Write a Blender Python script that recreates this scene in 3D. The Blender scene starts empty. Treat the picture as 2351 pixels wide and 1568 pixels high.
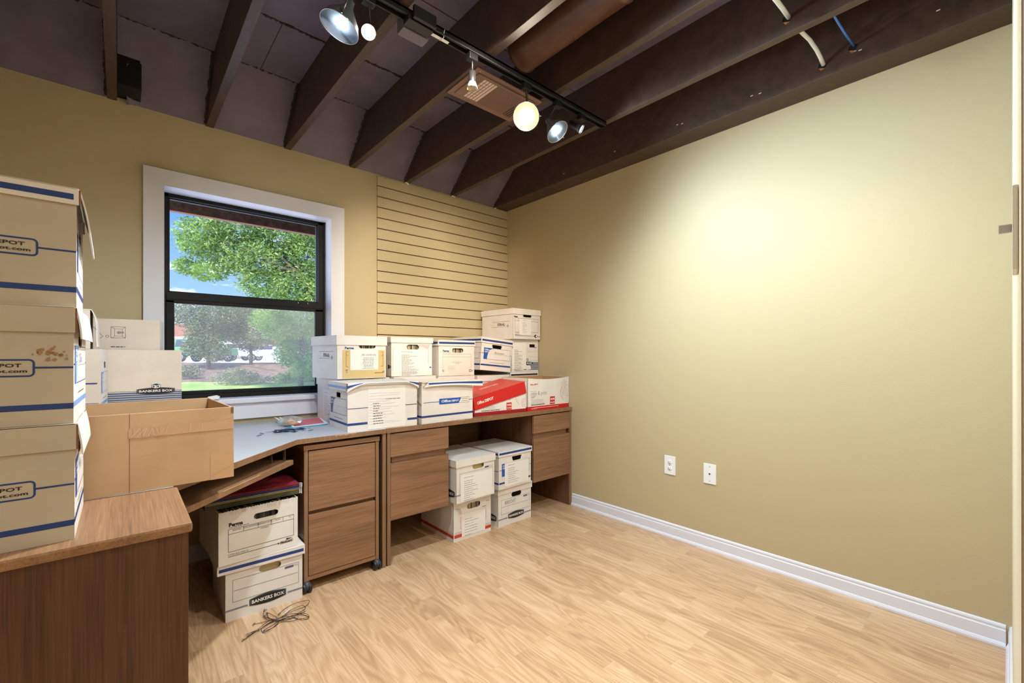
import bpy, bmesh, math, random
from mathutils import Vector, Matrix
from math import sin, cos, pi, radians
random.seed(7)
SC = bpy.context.scene
COL = SC.collection

# ------------------------------------------------------------------ camera model
FPX, YAW, HORIZON, CAMZ = 1016.85, 0.8475, 816.03, 1.1474
XE, YN, ZJ, ZD = 2.607, 3.0233, 2.4431, 2.72       # right wall, window wall, joist underside, deck

def ray(px, py):
    r = (px - 1175.5) / FPX
    return Vector((cos(YAW) + sin(YAW) * r, sin(YAW) - cos(YAW) * r, -(py - HORIZON) / FPX))

def at_depth(px, py, depth):
    d = ray(px, py)
    return Vector((0, 0, CAMZ)) + d * depth

# ------------------------------------------------------------------ materials
def srgb(r, g, b):
    f = lambda c: (c / 255) / 12.92 if c / 255 <= 0.04045 else ((c / 255 + 0.055) / 1.055) ** 2.4
    return (f(r), f(g), f(b), 1)

class Nodes:
    def __init__(s, m):
        s.m = m; s.t = m.node_tree; s.n = s.t.nodes; s.l = s.t.links
    def add(s, kind, **kw):
        n = s.n.new(kind)
        for k, v in kw.items():
            if k in n.inputs: n.inputs[k].default_value = v
            else: setattr(n, k, v)
        return n
    def link(s, a, b): s.l.new(a, b)

def mat(name, col, rough=0.6, metal=0.0, spec=0.5, emit=None, estr=0.0):
    m = bpy.data.materials.new(name); m.use_nodes = True
    p = m.node_tree.nodes['Principled BSDF']
    p.inputs['Base Color'].default_value = col
    p.inputs['Roughness'].default_value = rough
    p.inputs['Metallic'].default_value = metal
    p.inputs['Specular IOR Level'].default_value = spec
    if emit:
        p.inputs['Emission Color'].default_value = emit
        p.inputs['Emission Strength'].default_value = estr
    return m

def bump(m, scale, strength, dist=0.002, detail=3):
    N = Nodes(m); p = N.n['Principled BSDF']
    tc = N.add('ShaderNodeTexCoord'); nz = N.add('ShaderNodeTexNoise', Scale=scale, Detail=detail)
    b = N.add('ShaderNodeBump', Strength=strength, Distance=dist)
    N.link(tc.outputs['Object'], nz.inputs['Vector']); N.link(nz.outputs['Fac'], b.inputs['Height'])
    N.link(b.outputs['Normal'], p.inputs['Normal'])
    return m

def mottled(name, c1, c2, scale, rough=0.7, detail=4, lo=0.35, hi=0.65, bstr=0.0, stretch=(1, 1, 1), spec=0.4):
    m = mat(name, c1, rough, spec=spec); N = Nodes(m); p = N.n['Principled BSDF']
    tc = N.add('ShaderNodeTexCoord'); mp = N.add('ShaderNodeMapping'); mp.inputs['Scale'].default_value = stretch
    nz = N.add('ShaderNodeTexNoise', Scale=scale, Detail=detail)
    rp = N.add('ShaderNodeValToRGB'); e = rp.color_ramp.elements
    e[0].position, e[0].color, e[1].position, e[1].color = lo, c1, hi, c2
    N.link(tc.outputs['Object'], mp.inputs['Vector']); N.link(mp.outputs['Vector'], nz.inputs['Vector'])
    N.link(nz.outputs['Fac'], rp.inputs['Fac']); N.link(rp.outputs['Color'], p.inputs['Base Color'])
    if bstr:
        b = N.add('ShaderNodeBump', Strength=bstr, Distance=0.002)
        N.link(nz.outputs['Fac'], b.inputs['Height']); N.link(b.outputs['Normal'], p.inputs['Normal'])
    return m

def wood(name, dark, mid, light, axis, rough=0.45):
    """wood print with the grain running along one object axis"""
    m = mat(name, mid, rough); N = Nodes(m); p = N.n['Principled BSDF']
    tc = N.add('ShaderNodeTexCoord')
    def noise(along, across, detail, rgh=0.6):
        mp = N.add('ShaderNodeMapping'); s = [across] * 3; s['xyz'.index(axis)] = along
        mp.inputs['Scale'].default_value = s
        nz = N.add('ShaderNodeTexNoise', Scale=1.0, Detail=detail, Roughness=rgh, Distortion=0.4)
        N.link(tc.outputs['Object'], mp.inputs['Vector']); N.link(mp.outputs['Vector'], nz.inputs['Vector'])
        return nz.outputs['Fac']
    fine, broad = noise(5, 260, 5), noise(1.3, 16, 3)
    mx = N.add('ShaderNodeMix'); mx.data_type = 'FLOAT'; mx.inputs[0].default_value = 0.38
    N.link(fine, mx.inputs[2]); N.link(broad, mx.inputs[3])
    rp = N.add('ShaderNodeValToRGB'); e = rp.color_ramp.elements
    e[0].position, e[0].color, e[1].position, e[1].color = 0.33, dark, 0.66, light
    k = e.new(0.5); k.color = mid
    N.link(mx.outputs[0], rp.inputs['Fac']); N.link(rp.outputs['Color'], p.inputs['Base Color'])
    return m

def floor_material():
    m = mat('oak laminate strips', srgb(205, 165, 118), 0.34); N = Nodes(m); p = N.n['Principled BSDF']
    tc = N.add('ShaderNodeTexCoord')
    mp = N.add('ShaderNodeMapping'); mp.inputs['Rotation'].default_value = (0, 0, pi / 2)
    N.link(tc.outputs['Object'], mp.inputs['Vector'])
    br = N.add('ShaderNodeTexBrick'); br.offset = 0.37; br.offset_frequency = 2; br.squash = 1
    for k, v in dict(Scale=1.0).items(): br.inputs[k].default_value = v
    br.inputs['Brick Width'].default_value = 0.42; br.inputs['Row Height'].default_value = 0.066
    br.inputs['Mortar Size'].default_value = 0.0006; br.inputs['Mortar Smooth'].default_value = 0.1
    br.inputs['Color1'].default_value = (0, 0, 0, 1); br.inputs['Color2'].default_value = (1, 1, 1, 1)
    br.inputs['Mortar'].default_value = (0.3, 0.3, 0.3, 1)
    N.link(mp.outputs['Vector'], br.inputs['Vector'])
    # cathedral grain: each strip shifts the pattern
    off = N.add('ShaderNodeVectorMath', operation='SCALE'); off.inputs['Scale'].default_value = 9.0
    N.link(br.outputs['Color'], off.inputs[0])
    ad = N.add('ShaderNodeVectorMath', operation='ADD')
    N.link(tc.outputs['Object'], ad.inputs[0]); N.link(off.outputs[0], ad.inputs[1])
    m2 = N.add('ShaderNodeMapping'); m2.inputs['Scale'].default_value = (14, 1.7, 1)
    N.link(ad.outputs[0], m2.inputs['Vector'])
    nz = N.add('ShaderNodeTexNoise', Scale=0.8, Detail=1.5, Roughness=0.4, Distortion=0.3)
    N.link(m2.outputs['Vector'], nz.inputs['Vector'])
    mul = N.add('ShaderNodeMath', operation='MULTIPLY'); mul.inputs[1].default_value = 75.0
    N.link(nz.outputs['Fac'], mul.inputs[0])
    sn = N.add('ShaderNodeMath', operation='SINE'); N.link(mul.outputs[0], sn.inputs[0])
    m3 = N.add('ShaderNodeMapping'); m3.inputs['Scale'].default_value = (260, 9, 1)
    N.link(ad.outputs[0], m3.inputs['Vector'])
    fine = N.add('ShaderNodeTexNoise', Scale=1.0, Detail=3); N.link(m3.outputs['Vector'], fine.inputs['Vector'])
    s2 = N.add('ShaderNodeMath', operation='MULTIPLY_ADD'); s2.inputs[1].default_value = 0.10; s2.inputs[2].default_value = 0.0
    N.link(sn.outputs[0], s2.inputs[0])
    s3 = N.add('ShaderNodeMath', operation='MULTIPLY_ADD'); s3.inputs[1].default_value = 0.55
    N.link(fine.outputs['Fac'], s3.inputs[0]); N.link(s2.outputs[0], s3.inputs[2])
    s4 = N.add('ShaderNodeMath', operation='MULTIPLY_ADD'); s4.inputs[1].default_value = 0.26
    sep = N.add('ShaderNodeSeparateColor'); N.link(br.outputs['Color'], sep.inputs[0])
    N.link(sep.outputs[0], s4.inputs[0]); N.link(s3.outputs[0], s4.inputs[2])
    rp = N.add('ShaderNodeValToRGB'); e = rp.color_ramp.elements
    e[0].position, e[0].color = 0.10, srgb(164, 128, 94)
    e[1].position, e[1].color = 0.72, srgb(218, 184, 148)
    k = e.new(0.42); k.color = srgb(196, 158, 120)
    N.link(s4.outputs[0], rp.inputs['Fac']); N.link(rp.outputs['Color'], p.inputs['Base Color'])
    return m

M = {}
M['wall'] = bump(mat('khaki wall paint', srgb(188, 171, 134), 0.55), 260, 0.25, 0.0015)
M['cream'] = mat('cream door trim paint', srgb(222, 214, 186), 0.45)
M['hall'] = mat('hall wall paint', srgb(215, 205, 180), 0.7)
M['floor'] = floor_material()
M['joist'] = mottled('dark brown painted lumber', srgb(68, 51, 42), srgb(80, 61, 50), 18, 0.5, stretch=(6, 1, 1))
M['deck'] = mottled('dark brown painted board', srgb(66, 52, 47), srgb(80, 66, 62), 7, 0.55)
M['board'] = mottled('violet brown insulation board', srgb(104, 92, 104), srgb(118, 106, 120), 5, 0.42)
M['foam'] = bump(mat('painted spray foam', srgb(52, 42, 38), 0.75), 60, 1.0, 0.01)
M['white'] = mat('white trim paint', srgb(224, 223, 230), 0.4)
M['blackal'] = mat('black window aluminium', srgb(14, 13, 13), 0.5, spec=0.25)
M['groove_shade'] = mat('painted groove shade', srgb(84, 60, 34), 0.9)
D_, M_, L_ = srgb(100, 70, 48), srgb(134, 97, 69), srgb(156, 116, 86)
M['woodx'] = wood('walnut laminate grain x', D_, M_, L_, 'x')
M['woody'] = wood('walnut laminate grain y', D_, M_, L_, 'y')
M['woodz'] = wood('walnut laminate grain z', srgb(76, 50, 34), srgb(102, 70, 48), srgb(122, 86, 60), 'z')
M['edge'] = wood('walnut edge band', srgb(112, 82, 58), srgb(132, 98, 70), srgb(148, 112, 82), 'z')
M['grey'] = mat('pale grey laminate', srgb(172, 174, 180), 0.28)
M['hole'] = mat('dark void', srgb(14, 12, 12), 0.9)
M['bw'] = bump(mottled('white carton board', srgb(218, 212, 206), srgb(226, 220, 214), 9, 0.6), 40, 0.08)
M['bc'] = bump(mottled('cream carton board', srgb(180, 170, 152), srgb(188, 178, 160), 9, 0.62), 40, 0.08)
M['bk'] = bump(mottled('pinkish cream carton board', srgb(212, 196, 180), srgb(220, 204, 188), 9, 0.62), 40, 0.08)
M['kr'] = bump(mottled('kraft corrugated board', srgb(172, 138, 100), srgb(184, 150, 112), 6, 0.7), 60, 0.1)
M['krd'] = mat('kraft board inside', srgb(178, 140, 98), 0.75)
M['core'] = mat('brown corrugated edge', srgb(120, 82, 52), 0.85)
M['ink'] = mat('black print', srgb(28, 26, 28), 0.6)
M['navy'] = mat('navy print', srgb(28, 58, 122), 0.55)
M['blue'] = mat('blue print', srgb(20, 82, 170), 0.5)
M['sky'] = mat('light blue print', srgb(120, 158, 216), 0.55)
M['steel'] = mat('slate blue print', srgb(72, 90, 124), 0.55)
M['red'] = mat('red print', srgb(196, 26, 26), 0.45)
M['reddk'] = mat('dark red print', srgb(150, 16, 22), 0.5)
M['redor'] = mat('orange red print', srgb(192, 62, 42), 0.5)
M['paper'] = mat('white paper', srgb(232, 228, 222), 0.7)
M['manila'] = mat('manila envelope', srgb(206, 180, 126), 0.65)
M['grpr'] = mat('grey print', srgb(142, 138, 138), 0.65)
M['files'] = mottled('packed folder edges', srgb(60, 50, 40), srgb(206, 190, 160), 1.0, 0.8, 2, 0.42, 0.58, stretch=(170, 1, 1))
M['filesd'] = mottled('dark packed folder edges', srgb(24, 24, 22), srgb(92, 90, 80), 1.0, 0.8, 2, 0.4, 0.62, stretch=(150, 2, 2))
M['liner'] = mat('cream liner board', srgb(204, 184, 134), 0.7)
M['stain'] = mat('brown smudge', srgb(160, 124, 86), 0.7)
M['chrome'] = mat('chrome wire', srgb(190, 190, 190), 0.25, 1.0)
M['iron'] = mat('dark wire', srgb(70, 62, 56), 0.4, 0.8)
M['blackpl'] = mat('black plastic', srgb(24, 24, 26), 0.4)
M['greypl'] = mat('charcoal plastic', srgb(66, 66, 70), 0.45)
M['whitepl'] = mat('white plastic', srgb(236, 234, 230), 0.35)
M['duct'] = mottled('painted metal duct', srgb(88, 58, 46), srgb(100, 68, 54), 12, 0.32)
M['reg'] = mottled('painted register metal', srgb(126, 96, 80), srgb(136, 106, 90), 9, 0.5)
M['slot'] = mat('pale filter behind slots', srgb(226, 200, 190), 0.8)

# ------------------------------------------------------------------ mesh builder
class MB:
    def __init__(s): s.v, s.f, s.m, s.mats, s.sm = [], [], [], [], []
    def mi(s, k):
        if k not in s.mats: s.mats.append(k)
        return s.mats.index(k)
    def add(s, vs, fs, k, smooth=False):
        o = len(s.v); s.v += [tuple(v) for v in vs]; i = s.mi(k)
        for f in fs: s.f.append([a + o for a in f]); s.m.append(i); s.sm.append(smooth)
    def box(s, x0, y0, z0, x1, y1, z1, k, bev=0.0, mtx=None):
        if bev <= 0:
            v = [(x, y, z) for z in (z0, z1) for y in (y0, y1) for x in (x0, x1)]
            f = [(0, 2, 3, 1), (4, 5, 7, 6), (0, 1, 5, 4), (2, 6, 7, 3), (0, 4, 6, 2), (1, 3, 7, 5)]
        else:
            bm = bmesh.new(); bmesh.ops.create_cube(bm, size=1)
            for q in bm.verts: q.co = Vector(((x0 + x1) / 2 + q.co.x * (x1 - x0), (y0 + y1) / 2 + q.co.y * (y1 - y0), (z0 + z1) / 2 + q.co.z * (z1 - z0)))
            bmesh.ops.bevel(bm, geom=bm.edges[:], offset=bev, segments=2, profile=0.6, affect='EDGES')
            bm.verts.index_update(); v = [q.co.copy() for q in bm.verts]; f = [[q.index for q in g.verts] for g in bm.faces]; bm.free()
        if mtx is not None: v = [mtx @ Vector(q) for q in v]
        s.add(v, f, k)
    def prism(s, pts, z0, z1, k, kside=None):
        n = len(pts)
        a = sum(pts[i][0] * pts[(i + 1) % n][1] - pts[(i + 1) % n][0] * pts[i][1] for i in range(n))
        if a < 0: pts = pts[::-1]
        s.add([(x, y, z1) for x, y in pts], [list(range(n))], k)
        s.add([(x, y, z0) for x, y in pts], [list(range(n))[::-1]], k)
        for i in range(n):
            j = (i + 1) % n
            s.add([(*pts[i], z0), (*pts[j], z0), (*pts[j], z1), (*pts[i], z1)], [(0, 1, 2, 3)], kside or k)
    def tube(s, pts, r, k, n=8, cap=True, closed=False):
        pts = [Vector(p) for p in pts]; N = len(pts); rings = []
        up = Vector((0.31, 0.17, 0.93)); vs, fs = [], []
        for i in range(N):
            a = pts[(i - 1) % N] if (closed or i > 0) else pts[0]; b = pts[(i + 1) % N] if (closed or i < N - 1) else pts[-1]
            t = (b - a).normalized()
            u = t.cross(up)
            if u.length < 1e-3: u = t.cross(Vector((1, 0, 0)))
            u.normalize(); w = t.cross(u).normalized()
            rr = r[i] if isinstance(r, (list, tuple)) else r
            for j in range(n):
                q = 2 * pi * j / n; vs.append(pts[i] + (u * cos(q) + w * sin(q)) * rr)
        for i in range(N if closed else N - 1):
            i2 = (i + 1) % N
            for j in range(n):
                j2 = (j + 1) % n; fs.append((i * n + j, i * n + j2, i2 * n + j2, i2 * n + j))
        if cap and not closed: fs += [list(range(n))[::-1], [(N - 1) * n + j for j in range(n)]]
        s.add(vs, fs, k, True)
    def lathe(s, prof, k, n=24, mtx=None, smooth=True):
        vs, fs = [], []
        for r, z in prof:
            for j in range(n): vs.append(Vector((r * cos(2 * pi * j / n), r * sin(2 * pi * j / n), z)))
        for i in range(len(prof) - 1):
            for j in range(n):
                j2 = (j + 1) % n; fs.append((i * n + j, i * n + j2, (i + 1) * n + j2, (i + 1) * n + j))
        if mtx is not None: vs = [mtx @ v for v in vs]
        s.add(vs, fs, k, smooth)
    def build(s, name, parent=None, loc=(0, 0, 0), rot=(0, 0, 0)):
        me = bpy.data.meshes.new(name); me.from_pydata([tuple(v) for v in s.v], [], s.f)
        for k in s.mats: me.materials.append(M[k])
        me.polygons.foreach_set('material_index', s.m); me.polygons.foreach_set('use_smooth', s.sm)
        me.update(); o = bpy.data.objects.new(name, me); COL.objects.link(o)
        o.location = loc; o.rotation_euler = rot
        if parent: o.parent = parent
        return o

def tag(o, label, cat, group=None, kind=None):
    o['label'] = label; o['category'] = cat
    if group: o['group'] = group
    if kind: o['kind'] = kind
    return o
def thing(name, label, cat, loc=(0, 0, 0), rot=(0, 0, 0), group=None, kind=None):
    o = bpy.data.objects.new(name, None); COL.objects.link(o); o.empty_display_size = 0.05
    o.location = loc; o.rotation_euler = rot
    return tag(o, label, cat, group, kind)
def struct(o, label, cat): return tag(o, label, cat, kind='structure')

_txt = {}
def text2d(t, bold=0.0, shear=0.0):
    key = (t, bold, shear)
    if key in _txt: return _txt[key]
    c = bpy.data.curves.new('txt', 'FONT'); c.body = t; c.size = 1; c.offset = bold; c.shear = shear; c.resolution_u = 2
    o = bpy.data.objects.new('txt', c); COL.objects.link(o)
    me = o.to_mesh(); vs = [v.co.copy() for v in me.vertices]; fs = [list(p.vertices) for p in me.polygons]
    o.to_mesh_clear(); bpy.data.objects.remove(o); bpy.data.curves.remove(c)
    x0 = min(v.x for v in vs); x1 = max(v.x for v in vs); y0 = min(v.y for v in vs); y1 = max(v.y for v in vs)
    _txt[key] = ([((v.x - x0), (v.y - y0)) for v in vs], fs, x1 - x0, y1 - y0)
    return _txt[key]

class Face:
    """prints on a flat face: (u, v) in metres from its lower left corner seen from outside"""
    def __init__(s, mb, fn, nrm): s.mb, s.fn, s.n = mb, fn, Vector(nrm)
    def P(s, u, v, lay): return Vector(s.fn(u, v)) + s.n * (0.0005 * lay)
    def poly(s, pts, k, lay=1): s.mb.add([s.P(u, v, lay) for u, v in pts], [list(range(len(pts)))], k)
    def rect(s, u0, v0, u1, v1, k, lay=1): s.poly([(u0, v0), (u1, v0), (u1, v1), (u0, v1)], k, lay)
    def frame(s, u0, v0, u1, v1, t, k, lay=1):
        s.rect(u0, v0, u1, v0 + t, k, lay); s.rect(u0, v1 - t, u1, v1, k, lay)
        s.rect(u0, v0 + t, u0 + t, v1 - t, k, lay); s.rect(u1 - t, v0 + t, u1, v1 - t, k, lay)
    def line(s, u0, v0, u1, v1, t, k, lay=1):
        d = Vector((u1 - u0, v1 - v0)); n = Vector((-d.y, d.x)).normalized() * t / 2
        s.poly([(u0 - n.x, v0 - n.y), (u1 - n.x, v1 - n.y), (u1 + n.x, v1 + n.y), (u0 + n.x, v0 + n.y)], k, lay)
    def arc(s, cu, cv, r, a0, a1, t, k, lay=1, n=20):
        for i in range(n):
            p, q = a0 + (a1 - a0) * i / n, a0 + (a1 - a0) * (i + 1) / n
            s.poly([(cu + (r - t) * cos(p), cv + (r - t) * sin(p)), (cu + r * cos(p), cv + r * sin(p)), (cu + r * cos(q), cv + r * sin(q)), (cu + (r - t) * cos(q), cv + (r - t) * sin(q))], k, lay)
    def rrect(s, u0, v0, u1, v1, r, t, k, lay=1):
        s.rect(u0 + r, v0, u1 - r, v0 + t, k, lay); s.rect(u0 + r, v1 - t, u1 - r, v1, k, lay)
        s.rect(u0, v0 + r, u0 + t, v1 - r, k, lay); s.rect(u1 - t, v0 + r, u1, v1 - r, k, lay)
        for cu, cv, a in ((u1 - r, v1 - r, 0), (u0 + r, v1 - r, pi / 2), (u0 + r, v0 + r, pi), (u1 - r, v0 + r, 1.5 * pi)):
            s.arc(cu, cv, r, a, a + pi / 2, t, k, lay, 6)
    def text(s, t, u, v, w=None, h=None, k='ink', bold=0.0, shear=0.0, lay=2, slope=0.0):
        vs, fs, tw, th = text2d(t, bold, shear)
        su = w / tw if w else None; sv = h / th if h else None
        su = su or sv; sv = sv or su
        s.mb.add([s.P(u + x * su, v + y * sv + x * su * slope, lay) for x, y in vs], fs, k)
    def lines(s, u0, v1, u1, dv, n, k='grpr', lay=2, t=0.0022, seed=1, lo=0.35):
        R = random.Random(seed)
        for i in range(n):
            e = u0 + (u1 - u0) * R.uniform(lo, 1.0); u = u0; v = v1 - i * dv
            while u < e:
                w = R.uniform(0.006, 0.016); s.rect(u, v - t, min(u + w, e), v, k, lay); u += w + 0.003
# light levels (watts) and exposure
LW = (130, 10, 55, 95, 18)
ROOM_FILL = (('slatwall_fill_spot', (1.0, 1.15, 2.42), 190, (1.0, 0.86, 0.68), (1.85, 3.02, 1.35), 60),
        ('desk_fill_spot', (0.9, 0.35, 2.40), 60, (1.0, 0.96, 0.92), (1.2, 2.3, 0.5), 110),
        ('floor_fill_spot', (1.7, 0.35, 2.40), 45, (1.0, 0.97, 0.94), (1.7, 1.0, 0.0), 140),
        ('wall_fill_spot', (0.95, 0.9, 2.40), 115, (0.66, 0.84, 1.0), (2.6, 0.5, 0.8), 115))  # unseen spots added above the frame to brighten walls, desks and floor
HALL_FILL, SUN, SKY, WEST_BOOST, EXPO = 38, 7.0, 1.1, 4.0, 0.05
CLOUD, SKYLOC = 0.56, (0.4, 0.1, 0.0)
# ------------------------------------------------------------------ helpers on planes
def uz(px, py, z):
    d = ray(px, py); t = (z - CAMZ) / d.z
    return Vector((d.x * t, d.y * t, z))

def slab(mb, x0, y0, z0, x1, y1, z1, k, bev=0.0015): mb.box(x0, y0, z0, x1, y1, z1, k, bev)

# ------------------------------------------------------------------ the room shell
def shell():
    b = MB(); b.box(-0.64, -2.3, -0.06, XE + 0.1, YN, 0, 'floor')
    struct(b.build('floor'), 'oak strip laminate floor of the room', 'floor')
    # window wall with its opening
    X0, X1, Z0, Z1 = 0.166, 1.057, 0.884, 2.063
    b = MB(); y0, y1 = YN, YN + 0.16
    b.box(-0.74, y0, -0.06, X0, y1, ZD + 0.05, 'wall'); b.box(X1, y0, -0.06, XE + 0.1, y1, ZD + 0.05, 'wall')
    b.box(X0, y0, -0.06, X1, y1, Z0, 'wall'); b.box(X0, y0, Z1, X1, y1, ZD + 0.05, 'wall')
    struct(b.build('wall_back'), 'khaki painted wall holding the window and slatwall', 'wall')
    b = MB(); b.box(XE, -0.1, -0.06, XE + 0.1, YN, ZD + 0.05, 'wall')
    struct(b.build('wall_right'), 'long bare khaki wall lit by the track lamps', 'wall')
    b = MB(); b.box(-0.74, -2.3, -0.06, -0.64, YN, ZD + 0.05, 'wall')
    struct(b.build('wall_left'), 'khaki wall behind the tall box stack', 'wall')
    # near wall: a hair out of square, the camera stands in its doorway
    a = math.atan2(0.0096, 1.857); L = 1.863
    b = MB(); b.box(-L, -0.12, -0.06, 0, 0, ZD + 0.05, 'cream')
    struct(b.build('wall_front', loc=(XE, 0.004, 0), rot=(0, 0, a)), 'cream wall edge at the far right beside the doorway', 'wall')
    b = MB(); b.box(-0.64, -0.12, 2.08, XE - 1.863, -0.006, ZD + 0.05, 'cream')
    struct(b.build('wall_front_header'), 'cream wall above the doorway behind the viewpoint', 'wall')
    b = MB(); b.box(0.60, -0.115, 0, 0.7405, -0.0066, 2.08, 'woodz')
    struct(b.build('door_1'), 'brown door jamb sliver at the right picture edge', 'door frame')
    b = MB(); b.box(-0.64, -2.4, -0.06, XE + 0.1, -2.3, ZD, 'hall')
    struct(b.build('wall_hall'), 'pale hall wall behind the viewpoint', 'wall')
    b = MB(); b.box(XE, -2.3, -0.06, XE + 0.1, -0.1, ZD, 'hall')
    struct(b.build('wall_hall_right'), 'pale side wall of the hall', 'wall')
    b = MB(); b.box(-0.74, -2.4, ZD - 0.02, XE + 0.1, -0.1, ZD + 0.03, 'hall')
    struct(b.build('ceiling_hall'), 'pale hall ceiling', 'ceiling')
    b = MB(); b.box(-0.74, -0.1, ZD, XE + 0.1, YN + 0.16, ZD + 0.05, 'deck')
    struct(b.build('ceiling'), 'dark brown painted deck above the joists', 'ceiling')
    # joists
    R = random.Random(3)
    for i, xc in enumerate((-0.445, -0.0335, 0.378, 0.785, 1.198, 1.613, 2.0265)):
        b = MB(); b.box(xc - 0.019, -0.1, ZJ, xc + 0.019, YN, ZD, 'joist', 0.0015)
        where = ('nearest the left wall', 'left of the white framed window', 'over the left part of the window', 'over the right part of the window',
                 'above the left end of the slatwall', 'over the middle of the slatwall', 'third from the corner, at the track end')[i]
        struct(b.build('ceiling_joist'), 'dark brown exposed ceiling joist ' + where, 'joist')
    b = MB(); b.box(2.4545, -0.1, ZJ, XE, YN, ZD, 'joist', 0.0015)
    for (y, z) in ((0.45, 2.50), (0.47, 2.505), (0.86, 2.49), (0.90, 2.495), (1.28, 2.50), (1.31, 2.505), (1.75, 2.50), (2.2, 2.49), (0.2, 2.53), (0.05, 2.55)):
        b.box(2.4538, y - 0.006, z - 0.002, 2.4546, y + 0.006, z + 0.002, 'paper')
    struct(b.build('ceiling_joist'), 'wide dark brown ledger beam along the right wall', 'beam')
    # insulation boards between the joists: sloped near the wall, flat beyond
    xs = [-0.64, -0.464, -0.4255, -0.0525, -0.0145, 0.359, 0.397, 0.766, 0.804, 1.179, 1.217, 1.594, 1.632, 2.0075, 2.0455, 2.4545]
    nm = ('at the left wall', 'left of the window', 'with a torn dark hole, left of the window', 'above the left of the window', 'above the right of the window', 'left of the slatwall', 'over the left of the slatwall', 'in the corner')
    for i in range(0, 16, 2):
        x0, x1 = xs[i] + 0.001, xs[i + 1] - 0.001
        b = MB(); t = 0.012; y0, z0, y1, z1 = YN - 0.001, ZJ + 0.004, 2.716, ZD - 0.002
        def quadbox(xa, xb, ya, za, yb, zb):
            v = [(xa, ya, za), (xb, ya, za), (xb, yb, zb), (xa, yb, zb)]
            v += [(x, y, z + t) for x, y, z in v]
            b.add(v, [(0, 1, 2, 3), (7, 6, 5, 4), (0, 4, 5, 1), (1, 5, 6, 2), (2, 6, 7, 3), (3, 7, 4, 0)], 'board')
        if i == 4:                                               # torn board with a curled flap
            f = lambda s: (y0 + (y1 - y0) * s, z0 + (z1 - z0) * s)
            ya, za = f(0.5); quadbox(x0 + 0.075, x1, y0, z0, ya, za); yb, zb = f(0.56); quadbox(x0 + 0.085, x1, ya, za, yb, zb); quadbox(x0, x1, yb, zb, y1, z1)
            pts = []
            for k in range(6):
                c = k / 5; pts.append((x0 + 0.08 - 0.045 * sin(c * pi / 2), 0.03 * (1 - cos(c * pi / 2)) + 0.0))
            for k in range(5):
                (xa, da), (xb, db) = pts[k], pts[k + 1]
                ym, zm = f(0.0); yn2, zn = f(0.5)
                b.add([(xa, ym - da * 0.7, zm - da * 0.7), (xb, ym - db * 0.7, zm - db * 0.7), (xb, yn2 - db * 0.7, zn - db * 0.7), (xa, yn2 - da * 0.7, zn - da * 0.7)], [(0, 1, 2, 3)], 'board', True)
            b.box(x0, 2.86, ZJ + 0.02, x0 + 0.09, YN, ZD - 0.02, 'hole')
        else:
            quadbox(x0, x1, y0, z0, y1, z1)
        # flat boards with seams (two narrow gaps)
        for ya, yb in ((2.712, 2.27), (2.264, 1.72), (1.714, 0.6)):
            b.box(x0, yb, ZD - 0.014, x1, ya, ZD - 0.001, 'board')
        if i == 6: b.box(x0 + 0.17, 2.27, ZD - 0.0145, x0 + 0.173, 2.71, ZD - 0.0135, 'hole')
        # ragged foam beads along seams and along the joist sides
        def bead(p, q, r, seed):
            n = 34; pts = []; rr = []; Q = random.Random(seed)
            for k in range(n + 1):
                c = Vector(p).lerp(Vector(q), k / n); pts.append(c + Vector((Q.uniform(-.3, .3) * r, Q.uniform(-.5, .5) * r, Q.uniform(-.4, .4) * r))); rr.append(r * Q.uniform(0.5, 1.25))
            b.tube(pts, rr, 'foam', 6)
        bead((x0 + 0.005, y1, z1 - 0.006), (x1 - 0.005, y1, z1 - 0.006), 0.009, i)
        bead((x0 + 0.005, 2.267, ZD - 0.014), (x1 - 0.005, 2.267, ZD - 0.014), 0.007, i + 50)
        bead((x1 - 0.003, y0 - 0.01, z0 + 0.006), (x1 - 0.003, y1, z1 - 0.004), 0.0085, i + 90)
        struct(b.build('ceiling_panel'), 'violet brown insulation board between joists ' + nm[i // 2], 'ceiling panel')
    # slatwall
    b = MB(); x0, x1 = 1.3753, XE - 0.001; yf, yb = YN - 0.011, YN - 0.0005
    gz = [2.3634 - 0.0762 * k for k in range(22)]
    top = 2.4325
    for g in gz + [0.70]:
        b.box(x0, yf, max(g, 0.70) + 0.0035, x1, yb, top, 'wall', 0.0008)
        top = g - 0.0035
    b.box(x0 + 0.0005, YN - 0.003, 0.70, x1 - 0.0005, YN - 0.0004, 2.43, 'groove_shade')  # dark backing colour stands in for the shade deep in the grooves
    struct(b.build('trim_1'), 'khaki slatwall panel with horizontal grooves in the corner', 'slatwall')
    # white chips of torn filler along the slatwall top
    for (x, w) in ((1.605, 0.03), (2.02, 0.035), (2.46, 0.02)):
        b = MB(); Q = random.Random(int(x * 100))
        pts = [(x + w * k / 6 - w / 2, YN - 0.014 - Q.uniform(0, .006), 2.438 + Q.uniform(-.006, .004)) for k in range(7)]
        b.tube(pts, [0.003 + Q.uniform(0, .004) for _ in pts], 'paper', 6)
        struct(b.build('trim_filler'), 'ragged pale filler crumb at slatwall top, %s' % ('left one' if x < 1.8 else 'middle one' if x < 2.3 else 'by the corner'), 'filler')
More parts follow.
